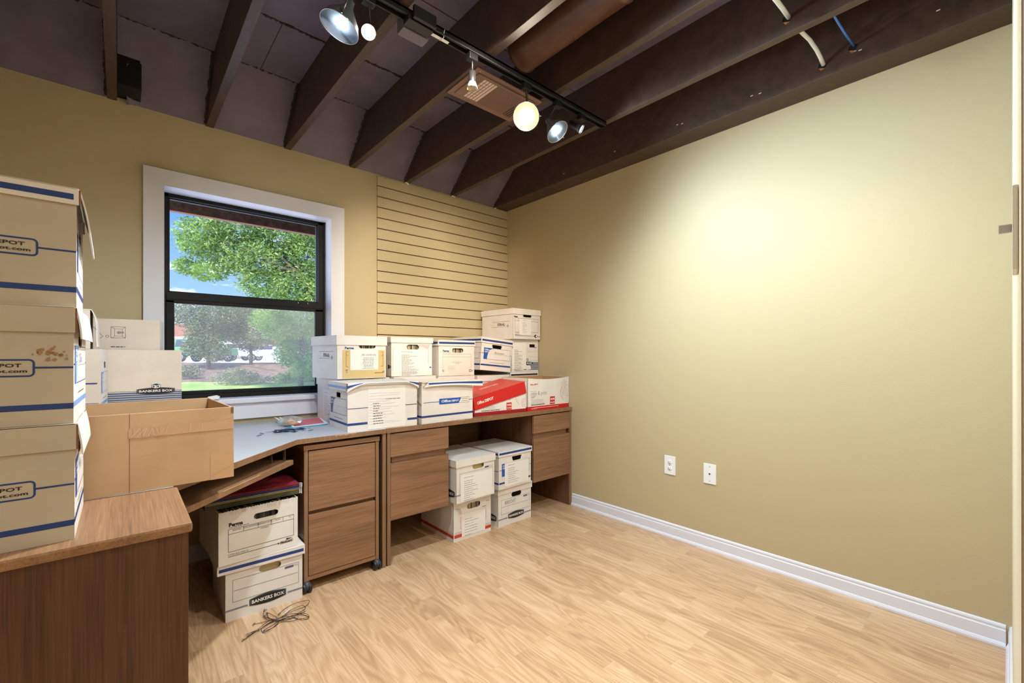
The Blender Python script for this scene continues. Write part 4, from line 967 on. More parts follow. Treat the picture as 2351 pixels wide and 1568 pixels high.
# ---- upper row
def e1(F, w, d, h):
    f = F['F']
    f.rect(0.03, 0.003, w - 0.006, 0.168, 'manila', 1)
    f.text('Perma', 0.045, 0.172, w=0.055, h=0.014, k='navy', bold=0.05, lay=2)
    f.rect(0.078, 0.050, w - 0.052, 0.172, 'paper', 3); f.text('2007  CLOSED FILES', 0.148, 0.138, w=0.095, h=0.0065, k='ink', lay=4); f.rect(0.148, 0.1355, 0.243, 0.1365, 'ink', 4)
    Q = random.Random(3)
    for k in range(8): a = Q.uniform(0.030, 0.042); f.lines(0.192 - a, 0.122 - 0.0088 * k, 0.192 + a, 0.01, 1, 'grpr', 4, 0.0035, k, 0.98)
    for u, s in ((0.052, 1), (w - 0.020, -1)):
        f.rect(u, 0.07, u + 0.0014, 0.158, 'ink', 4)
        for v in (0.07, 0.136, 0.157): f.rect(min(u, u + s * 0.014), v, max(u, u + s * 0.014), v + 0.0012, 'ink', 4)
    f.text('EX', 0.050, 0.046, w=0.012, h=0.009, k='ink', lay=4); f.rect(0.05, 0.038, 0.062, 0.0395, 'ink', 4); f.lines(w - 0.075, 0.032, w - 0.02, 0.01, 1, 'ink', 4, 0.003, 6, 0.98); f.arc(w - 0.018, 0.036, 0.006, 0, 2 * pi, 0.002, 'ink', 4, 10)
    storall(F['L'], 0.58 * d, 0.135, 0.56 * d)
bx = file_box('white box with manila envelope and typed sheet, leftmost of the upper row', 1.0756, 2.5605, 1.0115, 4.7, 0.308, 0.345, 0.252, 'bw', holes={'F': H_ST(0.185, 0.192, 0.054, 0.0145)}, prints=e1, drop=0.056, group=GR)
contents('folder edges seen through the hand hole above the manila envelope', bx, 0.308, 0.345, 0.235)
def e2(F, w, d, h):
    f = F['F']; sheet(f, 0.012, 0.028, w - 0.012, 0.175, 19, 0.0078, 21, lay=1, u_in=0.22, span=0.46, t=0.0034); f.rect(0.012, 0.035, 0.0132, 0.19, 'grpr', 2); f.rect(w - 0.03, 0.085, w - 0.0285, 0.178, 'ink', 2)
    f.poly([(w - 0.11, 0.2), (w - 0.03, 0.182), (w - 0.012, 0.21), (w - .10, .212)], 'crease', 2); f.rect(w - 0.022, 0.05, w - 0.006, 0.058, 'steel', 2); F['L'].rect(d - 0.02, 0.055, d - 0.004, 0.068, 'steel', 2); F['L'].rect(d - 0.045, 0.05, d - 0.024, 0.075, 'ink', 2)
bx = file_box('white box covered by a long typed list, second of the upper row', 1.4553, 2.652, 1.012, -0.3, 0.301, 0.35, 0.255, 'bw', holes={'F': H_ST(0.155, 0.190, 0.046, 0.0175)}, prints=e2, drop=0.036, group=GR)
contents('folder edges seen through the hand hole of the long list box', bx, 0.301, 0.35, 0.235)
def e3(F, w, d, h):
    f = F['F']; f.text('Perma', 0.035, 0.167, w=0.05, h=0.015, k='navy', bold=0.04, lay=2); f.lines(0.035, 0.163, 0.1, .01, 1, 'ink', 2, .002, 2, .98)
    f.frame(0.032, 0.055, w - 0.028, 0.153, 0.0014, 'stain'); f.rect(0.032, 0.131, w - 0.028, 0.1324, 'stain')
    f.rect(0.046, 0.008, w - 0.050, 0.120, 'pinkp', 3); f.lines(0.118, 0.096, 0.19, .01, 1, 'grpr', 4, .003, 5, .98); f.lines(0.14, 0.087, 0.17, .01, 1, 'grpr', 4, .003, 5, .98); f.lines(0.075, 0.068, 0.14, 0.0085, 4, 'grpr', 4, .0018, 6, .6)
    f.text('EX', 0.03, 0.036, w=0.018, h=0.009, k='ink', lay=2); f.rect(0.03, 0.03, 0.048, 0.0325, 'ink'); f.frame(w - 0.045, 0.025, w - 0.025, 0.042, .003, 'ink', 4); f.rect(w - 0.02, .03, w - .014, .036, 'ink', 4)
M['pinkp'] = mat('pinkish paper', srgb(232, 214, 204), 0.7)
bx = file_box('cream box with blue striped lid and pinkish sheet, third of the upper row', 1.7875, 2.616, 1.0045, -0.5, 0.302, 0.35, 0.2505, 'bw', holes={'F': H_ST(0.158, 0.178, 0.048, 0.0155)}, prints=e3, lidprints=lp_blue('F', 'L'), drop=0.040, group=GR)
contents('folder edges seen through the hand hole above the pinkish sheet', bx, 0.302, 0.35, 0.23)
def e4(F, w, d, h):
    depot_end(F['F'], w, 'blue', 'navy', hand='Bramlett'); depot_end(F['L'], d, 'blue', 'navy')
    F['R'].rect(0, 0.034, d, 0.046, 'navy')
file_box('leaning white box with blue corner badge, fourth of the upper row', 2.1295, 2.603, 1.0295, 0, 0.300, 0.36, 0.248, 'bw', holes={'F': ('trap', 0.150, 0.182, 0.050, 0.0135)}, prints=e4, lidprints=lp_blue('F', 'L'), roll=5.2, group=GR)
def e5(F, w, d, h):
    f = F['F']; f.rect(w - 0.12, 0.0855, w, 0.0865, 'steel'); f.rect(w - 0.12, 0.118, w - 0.01, 0.119, 'grpr'); f.rect(w - 0.12, 0.158, w - 0.01, 0.159, 'grpr')
    for i in range(7): f.rect(w - 0.16, 0.012 + i * 0.0092, w, 0.0186 + i * 0.0092, 'steel')
    f.text('BOX', w - 0.125, 0.06, w=0.055, h=0.014, k='ink', bold=0.08, lay=3); f.poly([(w - 0.135, 0.055), (w - 0.06, 0.06), (w - 0.06, 0.074), (w - 0.135, 0.08)], 'ink', 2); f.text('BOX', w - 0.128, 0.061, w=0.055, h=0.011, k='paper', bold=0.04, lay=4)
    f.poly([(w - 0.135, 0.012), (w - 0.08, 0.018), (w - 0.09, 0.045), (w - 0.135, 0.05)], 'paper', 3); f.arc(w - 0.122, 0.095, 0.011, 0, 2 * pi, .004, 'ink', 2, 12)
    f.text('703', w - 0.05, 0.19, w=0.03, h=0.008, k='steel', bold=.05, lay=2)
    sheet(f, 0.005, 0.018, w - 0.137, 0.225, 24, 0.0072, 31, lay=5, u_in=0.16, span=0.62, t=0.003, title=False)
file_box('white box with long list and blue band in the corner, below the top box', 2.4525, 2.617, 1.018, 0, 0.294, 0.355, 0.2595, 'bw', lid=False, holes={'F': ('rect', 0.225, 0.208, 0.030, 0.013)}, prints=e5, group=GR)
def e6(F, w, d, h):
    f = F['F']; u0, u1 = 0.02, w - 0.022; f.text('Perma', 0.01, 0.168, w=0.04, h=0.014, k='ink', bold=.08, lay=2)
    f.frame(u0, 0.055, u1, 0.165, 0.0016, 'ink'); f.rect(u0, 0.142, u1, 0.1436, 'ink'); f.rect(u0 + 0.035, 0.142, u0 + .0365, 0.165, 'ink'); f.rect(u1 - 0.05, 0.142, u1 - .0485, .165, 'ink')
    f.lines(u0, 0.048, u0 + 0.07, .01, 1, 'ink', 2, .003, 5, .98); f.lines(u0, 0.034, u0 + 0.07, .01, 1, 'ink', 2, .004, 6, .98); f.rect(u0, 0.024, w - 0.075, 0.0262, 'ink'); f.poly([(w - 0.075, .025), (w - 0.055, .041), (w - 0.022, .025), (w - .05, .010)], 'ink', 2); f.rect(w - .052, .018, w - .036, .032, 'paper', 3); f.poly([(w - .018, .024), (w - .012, .03), (w - .006, .024), (w - .012, .018)], 'ink', 2)
    sheet(f, 0.065, 0.032, 0.195, 0.163, 10, 0.0088, 41, lay=4, u_in=0.28, span=0.4, t=0.002)
    storall(F['L'], 0.62 * d, 0.115, 0.55 * d, 0.0)
def e6lid(lf, w, l, dr): lf['F'].rect(0.118, 0.0, 0.20, 0.011, 'bw', 1)
file_box('white box with a crushed lid, topmost in the room corner', 2.4425, 2.585, 1.278, 1.2, 0.302, 0.385, 0.240, 'bw', holes={'F': ('rect', 0.155, 0.186, 0.045, 0.011)}, prints=e6, drop=0.046, group=GR)
# ---- under the long desk
GU = 'boxes under the desks'
def g1(F, w, d, h):
    f = F['F']
    for v0, v1 in ((0.022, 0.042),):
        f.rect(0.006, v0, w, v1, 'redor'); F['L'].rect(0, v0, d, v1, 'redor')
    for v in (0.047, 0.054):
        for k in range(14): f.rect(0.010 + k * 0.005, v, 0.0128 + k * 0.005, v + 0.0022, 'ink'); f.rect(w - 0.05 + k * .0035, v, w - .048 + k * .0035, v + .0022, 'ink'); F['L'].rect(d - 0.006 - k * 0.005, v, d - 0.0032 - k * .005, v + .0022, 'ink')
    sheet(f, 0.060, 0.020, w - 0.048, 0.158, 7, 0.0165, 51, lay=3, u_in=0.12, span=0.62, t=0.0028, title=False); f.rect(0.05, 0.072, 0.0515, 0.142, 'redor', 2); f.rect(0.05, 0.1405, 0.062, 0.142, 'redor', 2); f.rect(0.05, 0.072, 0.06, 0.0735, 'redor', 2); f.rect(w - 0.042, 0.085, w - .0405, .15, 'reddk', 2)
    f.poly([(0.015, 0.205), (0.05, 0.20), (0.062, 0.165), (0.045, .16)], 'crease', 2); f.lines(w - 0.07, 0.175, w - 0.04, .01, 1, 'ink', 2, .003, 6, .98); f.lines(w - 0.04, 0.205, w - 0.01, .01, 1, 'grpr', 2, .004, 6, .98)
bx = file_box('white box with orange red bottom band, lower left of the four under the desk', 1.6715, 2.268, 0.0, 0, 0.292, 0.39, 0.250, 'bw', lid=True, drop=0.006, ov=0.0005, holes={'F': H_ST(0.152, 0.200, 0.052, 0.018)}, prints=g1, group=GU)
contents('folder edges in the hand hole of the red banded box', bx, 0.292, 0.39, 0.23)
def g2(F, w, d, h):
    f = F['F']; f.frame(0.024, 0.05, w - 0.012, 0.178, 0.0012, 'ink'); sheet(f, 0.032, 0.006, w - 0.016, 0.166, 11, 0.0128, 61, lay=3, u_in=0.10, span=0.42, t=0.0032)
    f.poly([(w - 0.085, 0.182), (w - 0.05, 0.182), (w - .047, .19), (w - .08, .19)], 'navy', 2); f.text('703', w - 0.045, 0.184, w=.03, h=.006, k='grpr', lay=2); f.rect(0, 0.0520, 0.03, 0.0535, 'steel'); f.rect(0, 0.0475, 0.03, 0.0500, 'navy'); f.rect(0, .044, .03, .0455, 'steel')
    bankers_logo(F['L'], d - 0.09, 0.055, 0.15, 0.05); F['L'].rect(d - .014, .046, d, .050, 'navy')
file_box('white box with long typed list, upper left of the four under the desk', 1.6646, 2.2245, 0.2515, 2.8, 0.306, 0.39, 0.262, 'bw', holes={'F': H_ST(0.170, 0.205, 0.046, 0.016)}, prints=g2, liner=True, drop=0.044, group=GU)
def h1(F, w, d, h): bankers_front(F['F'], w, hand='BRECHT'); bankers_logo(F['L'], d - 0.09, 0.055, 0.15, 0.05)
file_box('white box with handwritten name, lower right of the four under the desk', 2.0346, 2.2725, 0.0, 0.6, 0.306, 0.39, 0.258, 'bw', holes={'F': H_ST(0.165, 0.196, 0.045, 0.017)}, prints=h1, group=GU)
def h2(F, w, d, h):
    depot_end(F['F'], w, 'blue', 'navy'); F['L'].rect(0, 0.119, d, 0.1225, 'navy'); F['L'].rect(0, 0.034, d, 0.046, 'navy')
    sheet(F['F'], 0.052, 0.012, w - 0.028, 0.168, 8, 0.0135, 71, lay=5, u_in=0.14, span=0.5, t=0.0032)
file_box('white box with blue striped lid and typed list, upper right under the desk', 2.0165, 2.2494, 0.2585, 2.1, 0.305, 0.387, 0.252, 'bw', holes={'F': ('trap', 0.165, 0.190, 0.046, 0.0145)}, prints=h2, lidprints=lp_blue('F', 'L'), drop=0.036, topk='bw', group=GU)

# ---- under the corner desk
file_box('white box with black maker badge on the floor left of the file pedestal', 0.4902, 2.2335, 0.0, -0.8, 0.309, 0.39, 0.252, 'bw', holes={'F': H_ST(0.172, 0.190, 0.045, 0.0145)},
         liner=True, prints=lambda F, w, d, h: bankers_front(F['F'], w), lidprints=lp_blue('F'), lid_dx=-0.011, lid_dw=0.022, drop=0.042, ov=0.009, group=GU)
def i2(F, w, d, h):
    perma_front(F['F'], w); f = F['F']; Q = random.Random(15); u = 0.0
    while u < w - 0.006:
        s = Q.uniform(.003, .008); f.poly([(u, h - .003), (u + s, h - .003), (u + s * .8, h + Q.uniform(-.001, .005)), (u + s * .3, h + Q.uniform(0, .006))], 'bw', 1); 
        if Q.random() < .6: f.poly([(u, h - .012), (u + .0012, h - .012 - Q.uniform(0, .008)), (u + .002, h - .001), (u + .0006, h - .001)], 'crease', 2)
        u += s * .8
bx = file_box('open white box packed with folders, on the badge box beside the file pedestal', 0.4664, 2.2255, 0.2535, 3.6, 0.318, 0.385, 0.226, 'bw', lid=False, holes={'F': H_ST(0.183, 0.180, 0.050, 0.0125)}, prints=i2, group=GU)
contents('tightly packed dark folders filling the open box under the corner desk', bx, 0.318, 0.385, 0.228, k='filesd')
# ------------------------------------------------------------------ loose things on and under the desks
def clutter():
    # hanging folders lying flat over the open box
    cols = [('olive hanging folder at the bottom of the flat pile', 'olive'), ('olive hanging folder, second from the bottom of the flat pile', 'olive'), ('tan hanging folder in the middle of the flat pile', 'tan'),
            ('blue hanging folder, second from the top of the flat pile', 'navy'), ('red hanging folder on top of the flat pile', 'maroon')]
    M['olive'] = mat('olive card', srgb(96, 92, 62), 0.7); M['tan'] = mat('tan card', srgb(176, 152, 112), 0.7); M['maroon'] = mat('maroon card', srgb(138, 34, 44), 0.6)
    Q = random.Random(12); z = 0.4865
    for i, (lab, k) in enumerate(cols):
        t = thing('hanging_folder', lab + ' under the corner desk', 'folder', (0.455, 2.262, z), (0, 0, radians(Q.uniform(-0.5, 2.2))), 'hanging folders in a flat pile')
        b = MB(); th = 0.0105; n = 6; w = 0.19
        for s in (0.0, 0.0055): 
            b.box(-w, 0.0, s, w - 0.004, 0.235, s + 0.0028, k, 0.0006)
        b.box(-w, 0.232, 0, w - 0.004, 0.236, 0.0083, k); b.build('folder_cover', t)
        b = MB(); b.box(-w + 0.01, 0.012, 0.003, w - 0.012, 0.226, 0.0054, 'paper'); b.build('papers', t)
        for s in (0.0016, 0.0068):
            b = MB(); b.box(w - 0.006, 0.004, s - 0.0012, w + 0.006, 0.008, s + 0.0012, 'whitepl'); b.box(w + 0.002, -0.006, s - 0.0012, w + 0.006, 0.004, s + 0.0012, 'whitepl'); b.build('hook', t)
        z += th
    # paper folders on the corner desk
    def sheet_thing(name, label, cat, pts, z, th, k, edge=None, group=None):
        c = sum(pts, Vector()) / len(pts); t = thing(name, label, cat, (c.x, c.y, z), group=group)
        b = MB(); b.prism([(p.x - c.x, p.y - c.y) for p in pts], 0, th, k, edge or k); b.build('cover', t); return t
    P = lambda *q: [uz(x, y, 0.752) for x, y in q]
    M['teal'] = mat('teal card', srgb(70, 150, 180), 0.5); M['pink'] = mat('pinkish red card', srgb(206, 98, 104), 0.5)
    sheet_thing('paper_folder', 'teal paper folder under the red one on the corner desk', 'folder', P((632, 969), (735, 959.5), (752.5, 974.5), (668, 983.5)), 0.7502, 0.003, 'teal')
    t = sheet_thing('paper_folder', 'pinkish red paper folder with white edge on the corner desk', 'folder', P((655, 969), (735, 958.5), (753, 973), (672, 982)), 0.7534, 0.002, 'paper')
    c = Vector(t.location); b = MB(); q = P((664, 968.5), (732, 959.6), (744, 972.2), (676, 980.5)); b.prism([(p.x - c.x, p.y - c.y) for p in q], 0.002, 0.0026, 'pink'); b.build('front_sheet', t)
    # crumpled clear bag with orange and yellow contents
    p = uz(669, 975, 0.757); t = thing('plastic_bag', 'crumpled clear plastic bag with orange bits on the red folder', 'bag', (p.x, p.y, 0.7562))
    bm = bmesh.new(); bmesh.ops.create_icosphere(bm, subdivisions=3, radius=1); Q = random.Random(5)
    for v in bm.verts:
        s = 1 + Q.uniform(-.28, .22); v.co = Vector((v.co.x * 0.062 * s, v.co.y * 0.050 * s, max(0.0, 0.022 + v.co.z * 0.026 * s)))
    bm.verts.index_update(); b = MB(); b.add([v.co for v in bm.verts], [[v.index for v in f.verts] for f in bm.faces], 'film'); bm.free(); b.build('bag_film', t)
    M['orange'] = mat('orange plastic', srgb(244, 160, 60), 0.4); M['yellow'] = mat('yellow plastic', srgb(250, 224, 130), 0.4)
    b = MB(); b.tube([(-0.042, 0.012, 0.012), (-0.02, 0.0, 0.014), (0.0, -0.014, 0.012), (0.03, -0.02, 0.010)], [0.004, .009, .010, .005], 'orange', 8); b.build('orange_piece', t)
    b = MB(); b.tube([(-0.035, 0.022, 0.02), (-0.005, 0.004, 0.024), (0.022, -0.006, 0.018)], [0.004, .008, .005], 'yellow', 8); b.build('yellow_piece', t)
    # white plastic strips left of the bag
    for i, (a, c2, lab) in enumerate((((630, 958), (655, 975), 'white plastic strip poking left from the clear bag, outer one'), ((641, 957.5), (652, 969), 'white plastic strip poking left from the clear bag, inner one'))):
        p, q = uz(*a, 0.775), uz(*c2, 0.757); t = thing('plastic_strip', lab, 'strip', (q.x, q.y, 0.7562)); d = p - q
        b = MB(); n = Vector((-d.y, d.x, 0)).normalized() * 0.005
        pts = [(0, 0, 0.004), (d.x * .4, d.y * .4, 0.011), (d.x * .8, d.y * .8, 0.020), (d.x, d.y, 0.018)]
        for k in range(3): A, B2 = Vector(pts[k]), Vector(pts[k + 1]); b.add([A - n, B2 - n, B2 + n, A + n, A - n - Vector((0, 0, .0015)), B2 - n - Vector((0, 0, .0015)), B2 + n - Vector((0, 0, .0015)), A + n - Vector((0, 0, .0015))], [(0, 1, 2, 3), (7, 6, 5, 4), (0, 4, 5, 1), (2, 6, 7, 3)], 'whitepl')
        b.build('strip_body', t)
    # heap of paper clips
    c = uz(661, 990, 0.75); b = MB(); Q = random.Random(9)
    for i in range(150):
        r = abs(Q.gauss(0, 0.5)); a = Q.uniform(0, 2 * pi); x, y = 0.115 * r * cos(a), 0.055 * r * sin(a); zz = 0.002 + max(0, 0.011 * (1 - r)) * Q.random(); an = Q.uniform(0, pi); L = 0.016
        u = Vector((cos(an), sin(an), 0)); n = Vector((-u.y, u.x, 0)) * 0.0035; o = Vector((x, y, zz)); ti = Vector((0, 0, Q.uniform(-.002, .002)))
        pts = [o - u * L + n, o + u * L + n + ti, o + u * (L + .003) + ti, o + u * L - n + ti, o - u * (L - .004) - n, o - u * (L - .002), o + u * L * .7 + n * .4]
        b.tube([p + Vector((0, 0, max(0, .0009 - p.z))) for p in pts], 0.0007, Q.choice(['clipd', 'clipd', 'clipl']), 4, False)
    o = b.build('paper_clips', loc=(c.x, c.y, 0.7502)); tag(o, 'heap of silver and blue paper clips on the corner desk', 'paper clips', kind='stuff')
    # coil of hanging wire on the floor
    t = thing('wire_coil', 'tangle of thin hanging wire with metal clips on the floor', 'wire', uz(632, 1425, 0.0))
    o = Vector(t.location); G = lambda x, y, h=0.003: uz(x, y, 0) - o + Vector((0, 0, h)); S = lambda x, y, h=0.003: G(540 + x / 13.06, 1370 + y / 13.06, h)
    def spline(pts, n=8):
        P = [Vector(p) for p in pts]; P = [P[0]] + P + [P[-1]]; out = []
        for i in range(1, len(P) - 2):
            for k in range(n):
                u = k / n; a, b0, c0, d0 = P[i - 1], P[i], P[i + 1], P[i + 2]
                out.append(0.5 * ((2 * b0) + (-a + c0) * u + (2 * a - 5 * b0 + 4 * c0 - d0) * u * u + (-a + 3 * b0 - 3 * c0 + d0) * u ** 3))
        return out + [P[-2]]
    W = [[(230, 1330), (600, 1080), (1000, 790), (1350, 640), (1700, 420), (2000, 320), (2100, 370), (1900, 520), (1650, 640), (1200, 760)],
         [(240, 1345), (640, 1100), (1050, 800), (1400, 650), (1750, 560), (2050, 560), (2210, 640), (2100, 700), (1900, 690), (1700, 630), (1400, 650)],
         [(1280, 600), (1500, 370), (1800, 230), (2190, 160), (2190, 230), (2050, 350), (1700, 500), (1400, 640)],
         [(560, 845), (800, 810), (1100, 760), (1500, 720), (1800, 620), (2080, 500), (2050, 480), (1850, 560)],
         [(860, 1080), (1100, 1000), (1350, 780), (1700, 770), (1950, 720), (2150, 690), (2215, 620), (2050, 560), (1500, 660), (1000, 960), (840, 1090)],
         [(880, 420), (850, 560), (900, 640), (1100, 720), (1300, 680), (1150, 600), (960, 540), (1000, 640), (1150, 740)],
         [(840, 600), (950, 700), (1150, 780), (1400, 720), (1550, 700), (1900, 690)], [(880, 1100), (960, 1090), (1280, 830), (1200, 740), (800, 1000), (840, 1095)],
         [(320, 1200), (420, 1110), (600, 1060), (560, 1110), (400, 1190), (330, 1215)]]
    b = MB()
    for i, w in enumerate(W): b.tube(spline([S(x, y, 0.0025 + 0.003 * ((i + j) % 3)) for j, (x, y) in enumerate(w)]), 0.0011, 'iron', 5)
    b.build('wire', t)
    b = MB(); b.tube([S(1440, 620, .012), S(1700, 390, .014)], 0.0016, 'whitepl', 5); b.build('white_tie', t)
    for (x, y, a) in ((900, 430, 0), (960, 520, 1), (225, 1330, .6), (560, 850, .3), (870, 1070, .8), (700, 1030, .9), (1250, 690, .7), (1330, 540, .2), (880, 620, .5), (420, 1160, .7)):
        b = MB(); b.box(-0.008, -0.003, 0, 0.008, 0.003, 0.006, 'chrome', 0.001); c3 = b.build('clip', t); c3.location = S(x, y, 0.0005); c3.rotation_euler = (0, 0, a + 0.6)
    # scrap of white plastic on the sill behind the carton
    p = uz(488, 915.5, 0.903); t = thing('plastic_scrap', 'small folded white plastic scrap on the sill behind the open carton', 'plastic scrap', (p.x, min(p.y, 2.985), 0.8968))
    b = MB(); b.add([(-.04, -.012, .0), (.03, -.015, .006), (.036, .012, .018), (-.036, .012, .004), (-.02, 0, .020), (.02, .0, .026)], [(0, 1, 2, 3), (0, 1, 5, 4), (3, 2, 5, 4)], 'whitepl'); b.build('scrap_body', t)
def film():
    m = bpy.data.materials.new('clear film'); m.use_nodes = True; N = Nodes(m); N.n.clear(); out = N.add('ShaderNodeOutputMaterial')
    tr = N.add('ShaderNodeBsdfTransparent'); gl = N.add('ShaderNodeBsdfGlossy', Roughness=0.12); df = N.add('ShaderNodeBsdfDiffuse', Color=(.9, .9, .9, 1))
    a = N.add('ShaderNodeMixShader'); a.inputs[0].default_value = .35; N.link(gl.outputs[0], a.inputs[1]); N.link(df.outputs[0], a.inputs[2])
    b = N.add('ShaderNodeMixShader'); b.inputs[0].default_value = .45; N.link(tr.outputs[0], b.inputs[1]); N.link(a.outputs[0], b.inputs[2]); N.link(b.outputs[0], out.inputs[0]); M['film'] = m
film(); M['clipd'] = mat('blue steel clip', srgb(70, 84, 120), 0.3, 0.9); M['clipl'] = mat('bright clip', srgb(220, 224, 232), 0.25, 1.0)
clutter()

# ------------------------------------------------------------------ ceiling fittings
YT = 1.512
def on_track(px, py):
    d = ray(px, py); return Vector((0, 0, CAMZ)) + d * (YT / d.y)
def aim(n): return Vector(n).normalized().to_track_quat('Z', 'Y').to_matrix().to_4x4()
def lens_mat(name, col, k):
    m = bpy.data.materials.new(name); m.use_nodes = True; N = Nodes(m); N.n.clear(); out = N.add('ShaderNodeOutputMaterial')
    tr = N.add('ShaderNodeBsdfTransparent'); gl = N.add('ShaderNodeBsdfGlossy', Roughness=0.08); b = N.add('ShaderNodeMixShader'); b.inputs[0].default_value = .12
    N.link(tr.outputs[0], b.inputs[1]); N.link(gl.outputs[0], b.inputs[2]); N.link(b.outputs[0], out.inputs[0]); M[name] = m
lens_mat('lens', None, 0)
M['cool'] = mat('cool lamp', (1, 1, 1, 1), 0.5, emit=(0.86, 0.95, 1.0, 1), estr=26)
M['warm'] = mat('warm lamp', (1, 1, 1, 1), 0.5, emit=(1.0, 0.92, 0.76, 1), estr=22)
M['bowl'] = mat('lamp reflector', srgb(96, 108, 120), 0.3, 0.8); M['bowlw'] = mat('warm lamp reflector', srgb(196, 182, 156), 0.35, 0.6)
M['shell'] = mat('dark glass shell', srgb(84, 90, 98), 0.2); M['ridge'] = mat('ribbed bulb glass', srgb(214, 210, 180), 0.3)
def ceiling_things():
    t = thing('lighting_track', 'black ceiling lighting track running across the joists', 'lighting track', (0.9, YT, ZJ - 0.02)); o = Vector(t.location)
    b = MB(); x0, x1 = -0.45, 2.016
    for y0, y1, z0 in ((-0.018, 0.018, 0.012), (-0.018, -0.0135, -0.006), (0.0135, 0.018, -0.006), (-0.005, 0.005, 0.004)): b.box(x0 - o.x, y0, z0, x1 - o.x, y1, 0.0195, 'blackpl')
    for y in (-0.0183, 0.0175): b.box(x0 - o.x, y, -0.0064, x1 - o.x, y + 0.0008, -0.003, 'greypl')
    b.build('rail', t); b = MB(); b.box(x1 - o.x - 0.004, -0.018, -0.006, x1 - o.x, 0.018, 0.0195, 'blackpl'); b.build('end_cap', t)
    t = thing('power_feed_box', 'black and grey track power box beside the white tag', 'power box', (0.86, YT, ZJ - 0.03))
    b = MB(); b.box(-0.058, 0.0195, -0.022, 0.052, 0.070, 0.029, 'greybox', 0.002); b.build('junction_box', t)
    b = MB(); b.box(-0.062, -0.030, -0.020, 0.045, 0.012, 0.003, 'blackpl', 0.003); b.box(-0.05, -0.052, -0.016, 0.045, -0.038, 0.03, 'blackpl', 0.002); b.build('connector', t)
    t = thing('paper_tag', 'white paper tag with a zip tie on the lighting track', 'tag', (0.955, YT + 0.008, ZJ - 0.0275))
    b = MB(); b.box(-0.042, -0.007, -0.0008, 0.042, 0.007, 0.0008, 'paper'); b.build('tag_sheet', t); b = MB(); b.tube([(0.008, 0.016, 0.004), (0.008, 0.002, -0.003), (0.008, -0.018, -0.004), (0.004, -0.028, 0.012), (0.006, -0.030, 0.022)], 0.0013, 'whitepl', 6); b.build('zip_tie', t)
    # air register
    t = thing('air_register', 'brown painted air register between joists beside the track', 'vent', (1.405, 1.715, ZJ)); b = MB()
    X, Y = 0.206, 0.127
    b.box(-X, -Y, -0.006, X, Y, -0.0005, 'reg', 0.002); b.build('cover_plate', t)
    b = MB(); b.box(-X + 0.026, -Y + 0.026, -0.012, X - 0.02, Y - 0.026, -0.006, 'reg', 0.003); f = Face(b, lambda u, v: (u, v, -0.012), (0, 0, -1))
    for i in range(5):
        for j in range(7 if i < 3 else 1):
            x = -0.135 + i * 0.0165; y0 = -0.085 + j * 0.0245
            f.rect(x, y0, x + 0.012, y0 + (0.0215 if i < 3 else 0.168), 'slot', 1)
    for i in range(20): x = -0.050 + i * 0.0105; f.rect(x, -0.088, x + 0.0035, 0.088, 'regd', 1)
    for i in range(4): x = 0.115 + i * 0.014; f.rect(x, -0.010, x + 0.005, 0.085, 'hole', 2)
    b.build('louvre_face', t)
    b = MB(); b.lathe([(0, 0), (0.004, 0)], 'chrome', 8, Matrix.Translation((-0.18, -0.11, -0.0065))); b.build('screw', t)
    # round duct
    t = thing('round_duct', 'dark brown round metal duct between the ceiling joists', 'duct', (1.43, 0.7, 2.59)); b = MB(); r = 0.088
    prof = [(0, 0.86), (r * .6, 0.86), (r, 0.855), (r + .004, 0.85), (r + .004, 0.84), (r, 0.835), (r, 0.3), (r + .003, 0.295), (r + .003, .285), (r, .28), (r, -0.78), (0, -0.78)]
    b.lathe(prof, 'duct', 32, Matrix.Rotation(-pi / 2, 4, 'X')); b.build('duct_pipe', t)
    # cables through the joists
    def cable(name, label, pts, r, k):
        c = Vector(pts[0]); t = thing(name, label, 'cable', c); b = MB(); b.tube([Vector(p) - c for p in pts], r, k, 8); b.build('sheath', t)
    def on(px, py, X): d = ray(px, py); return Vector((0, 0, CAMZ)) + d * (X / d.x)
    e = on(1740 + 1265 / 8.396, 1250 / 8.396, 2.452); m1 = on(1740 + 1130 / 8.396, 960 / 8.396, 2.36); m2 = on(1740 + 1000 / 8.396, 770 / 8.396, 2.28); s = on(1740 + 800 / 8.396, 580 / 8.396, 2.14); s0 = s + (s - m2) * 0.55
    cable('white_cable', 'white flexible conduit dropping into the ledger beam hole', [e, e.lerp(m1, .35) + Vector((-.012, 0, .006)), m1, m2, s, s0], 0.0085, 'whitepl')
    e = on(1740 + 595 / 8.396, 335 / 8.396, 2.005); m1 = on(1740 + 480 / 8.396, 170 / 8.396, 1.9); s = on(1740 + 350 / 8.396, 0, 1.78); s0 = s + (s - m1) * 0.8
    cable('white_cable', 'white ribbed conduit entering the joist left of the ledger', [e, m1, s, s0], 0.0085, 'whitepl')
    e = on(1740 + 1850 / 8.396, 890 / 8.396, 2.452); s = on(1740 + 1450 / 8.396, 280 / 8.396, 2.16); s0 = s + (s - e) * 0.3
    cable('blue_cable', 'thin blue network cable between joist and ledger beam', [e, e.lerp(s, .5) + Vector((0, 0, -.004)), s, s0], 0.0042, 'blu2')
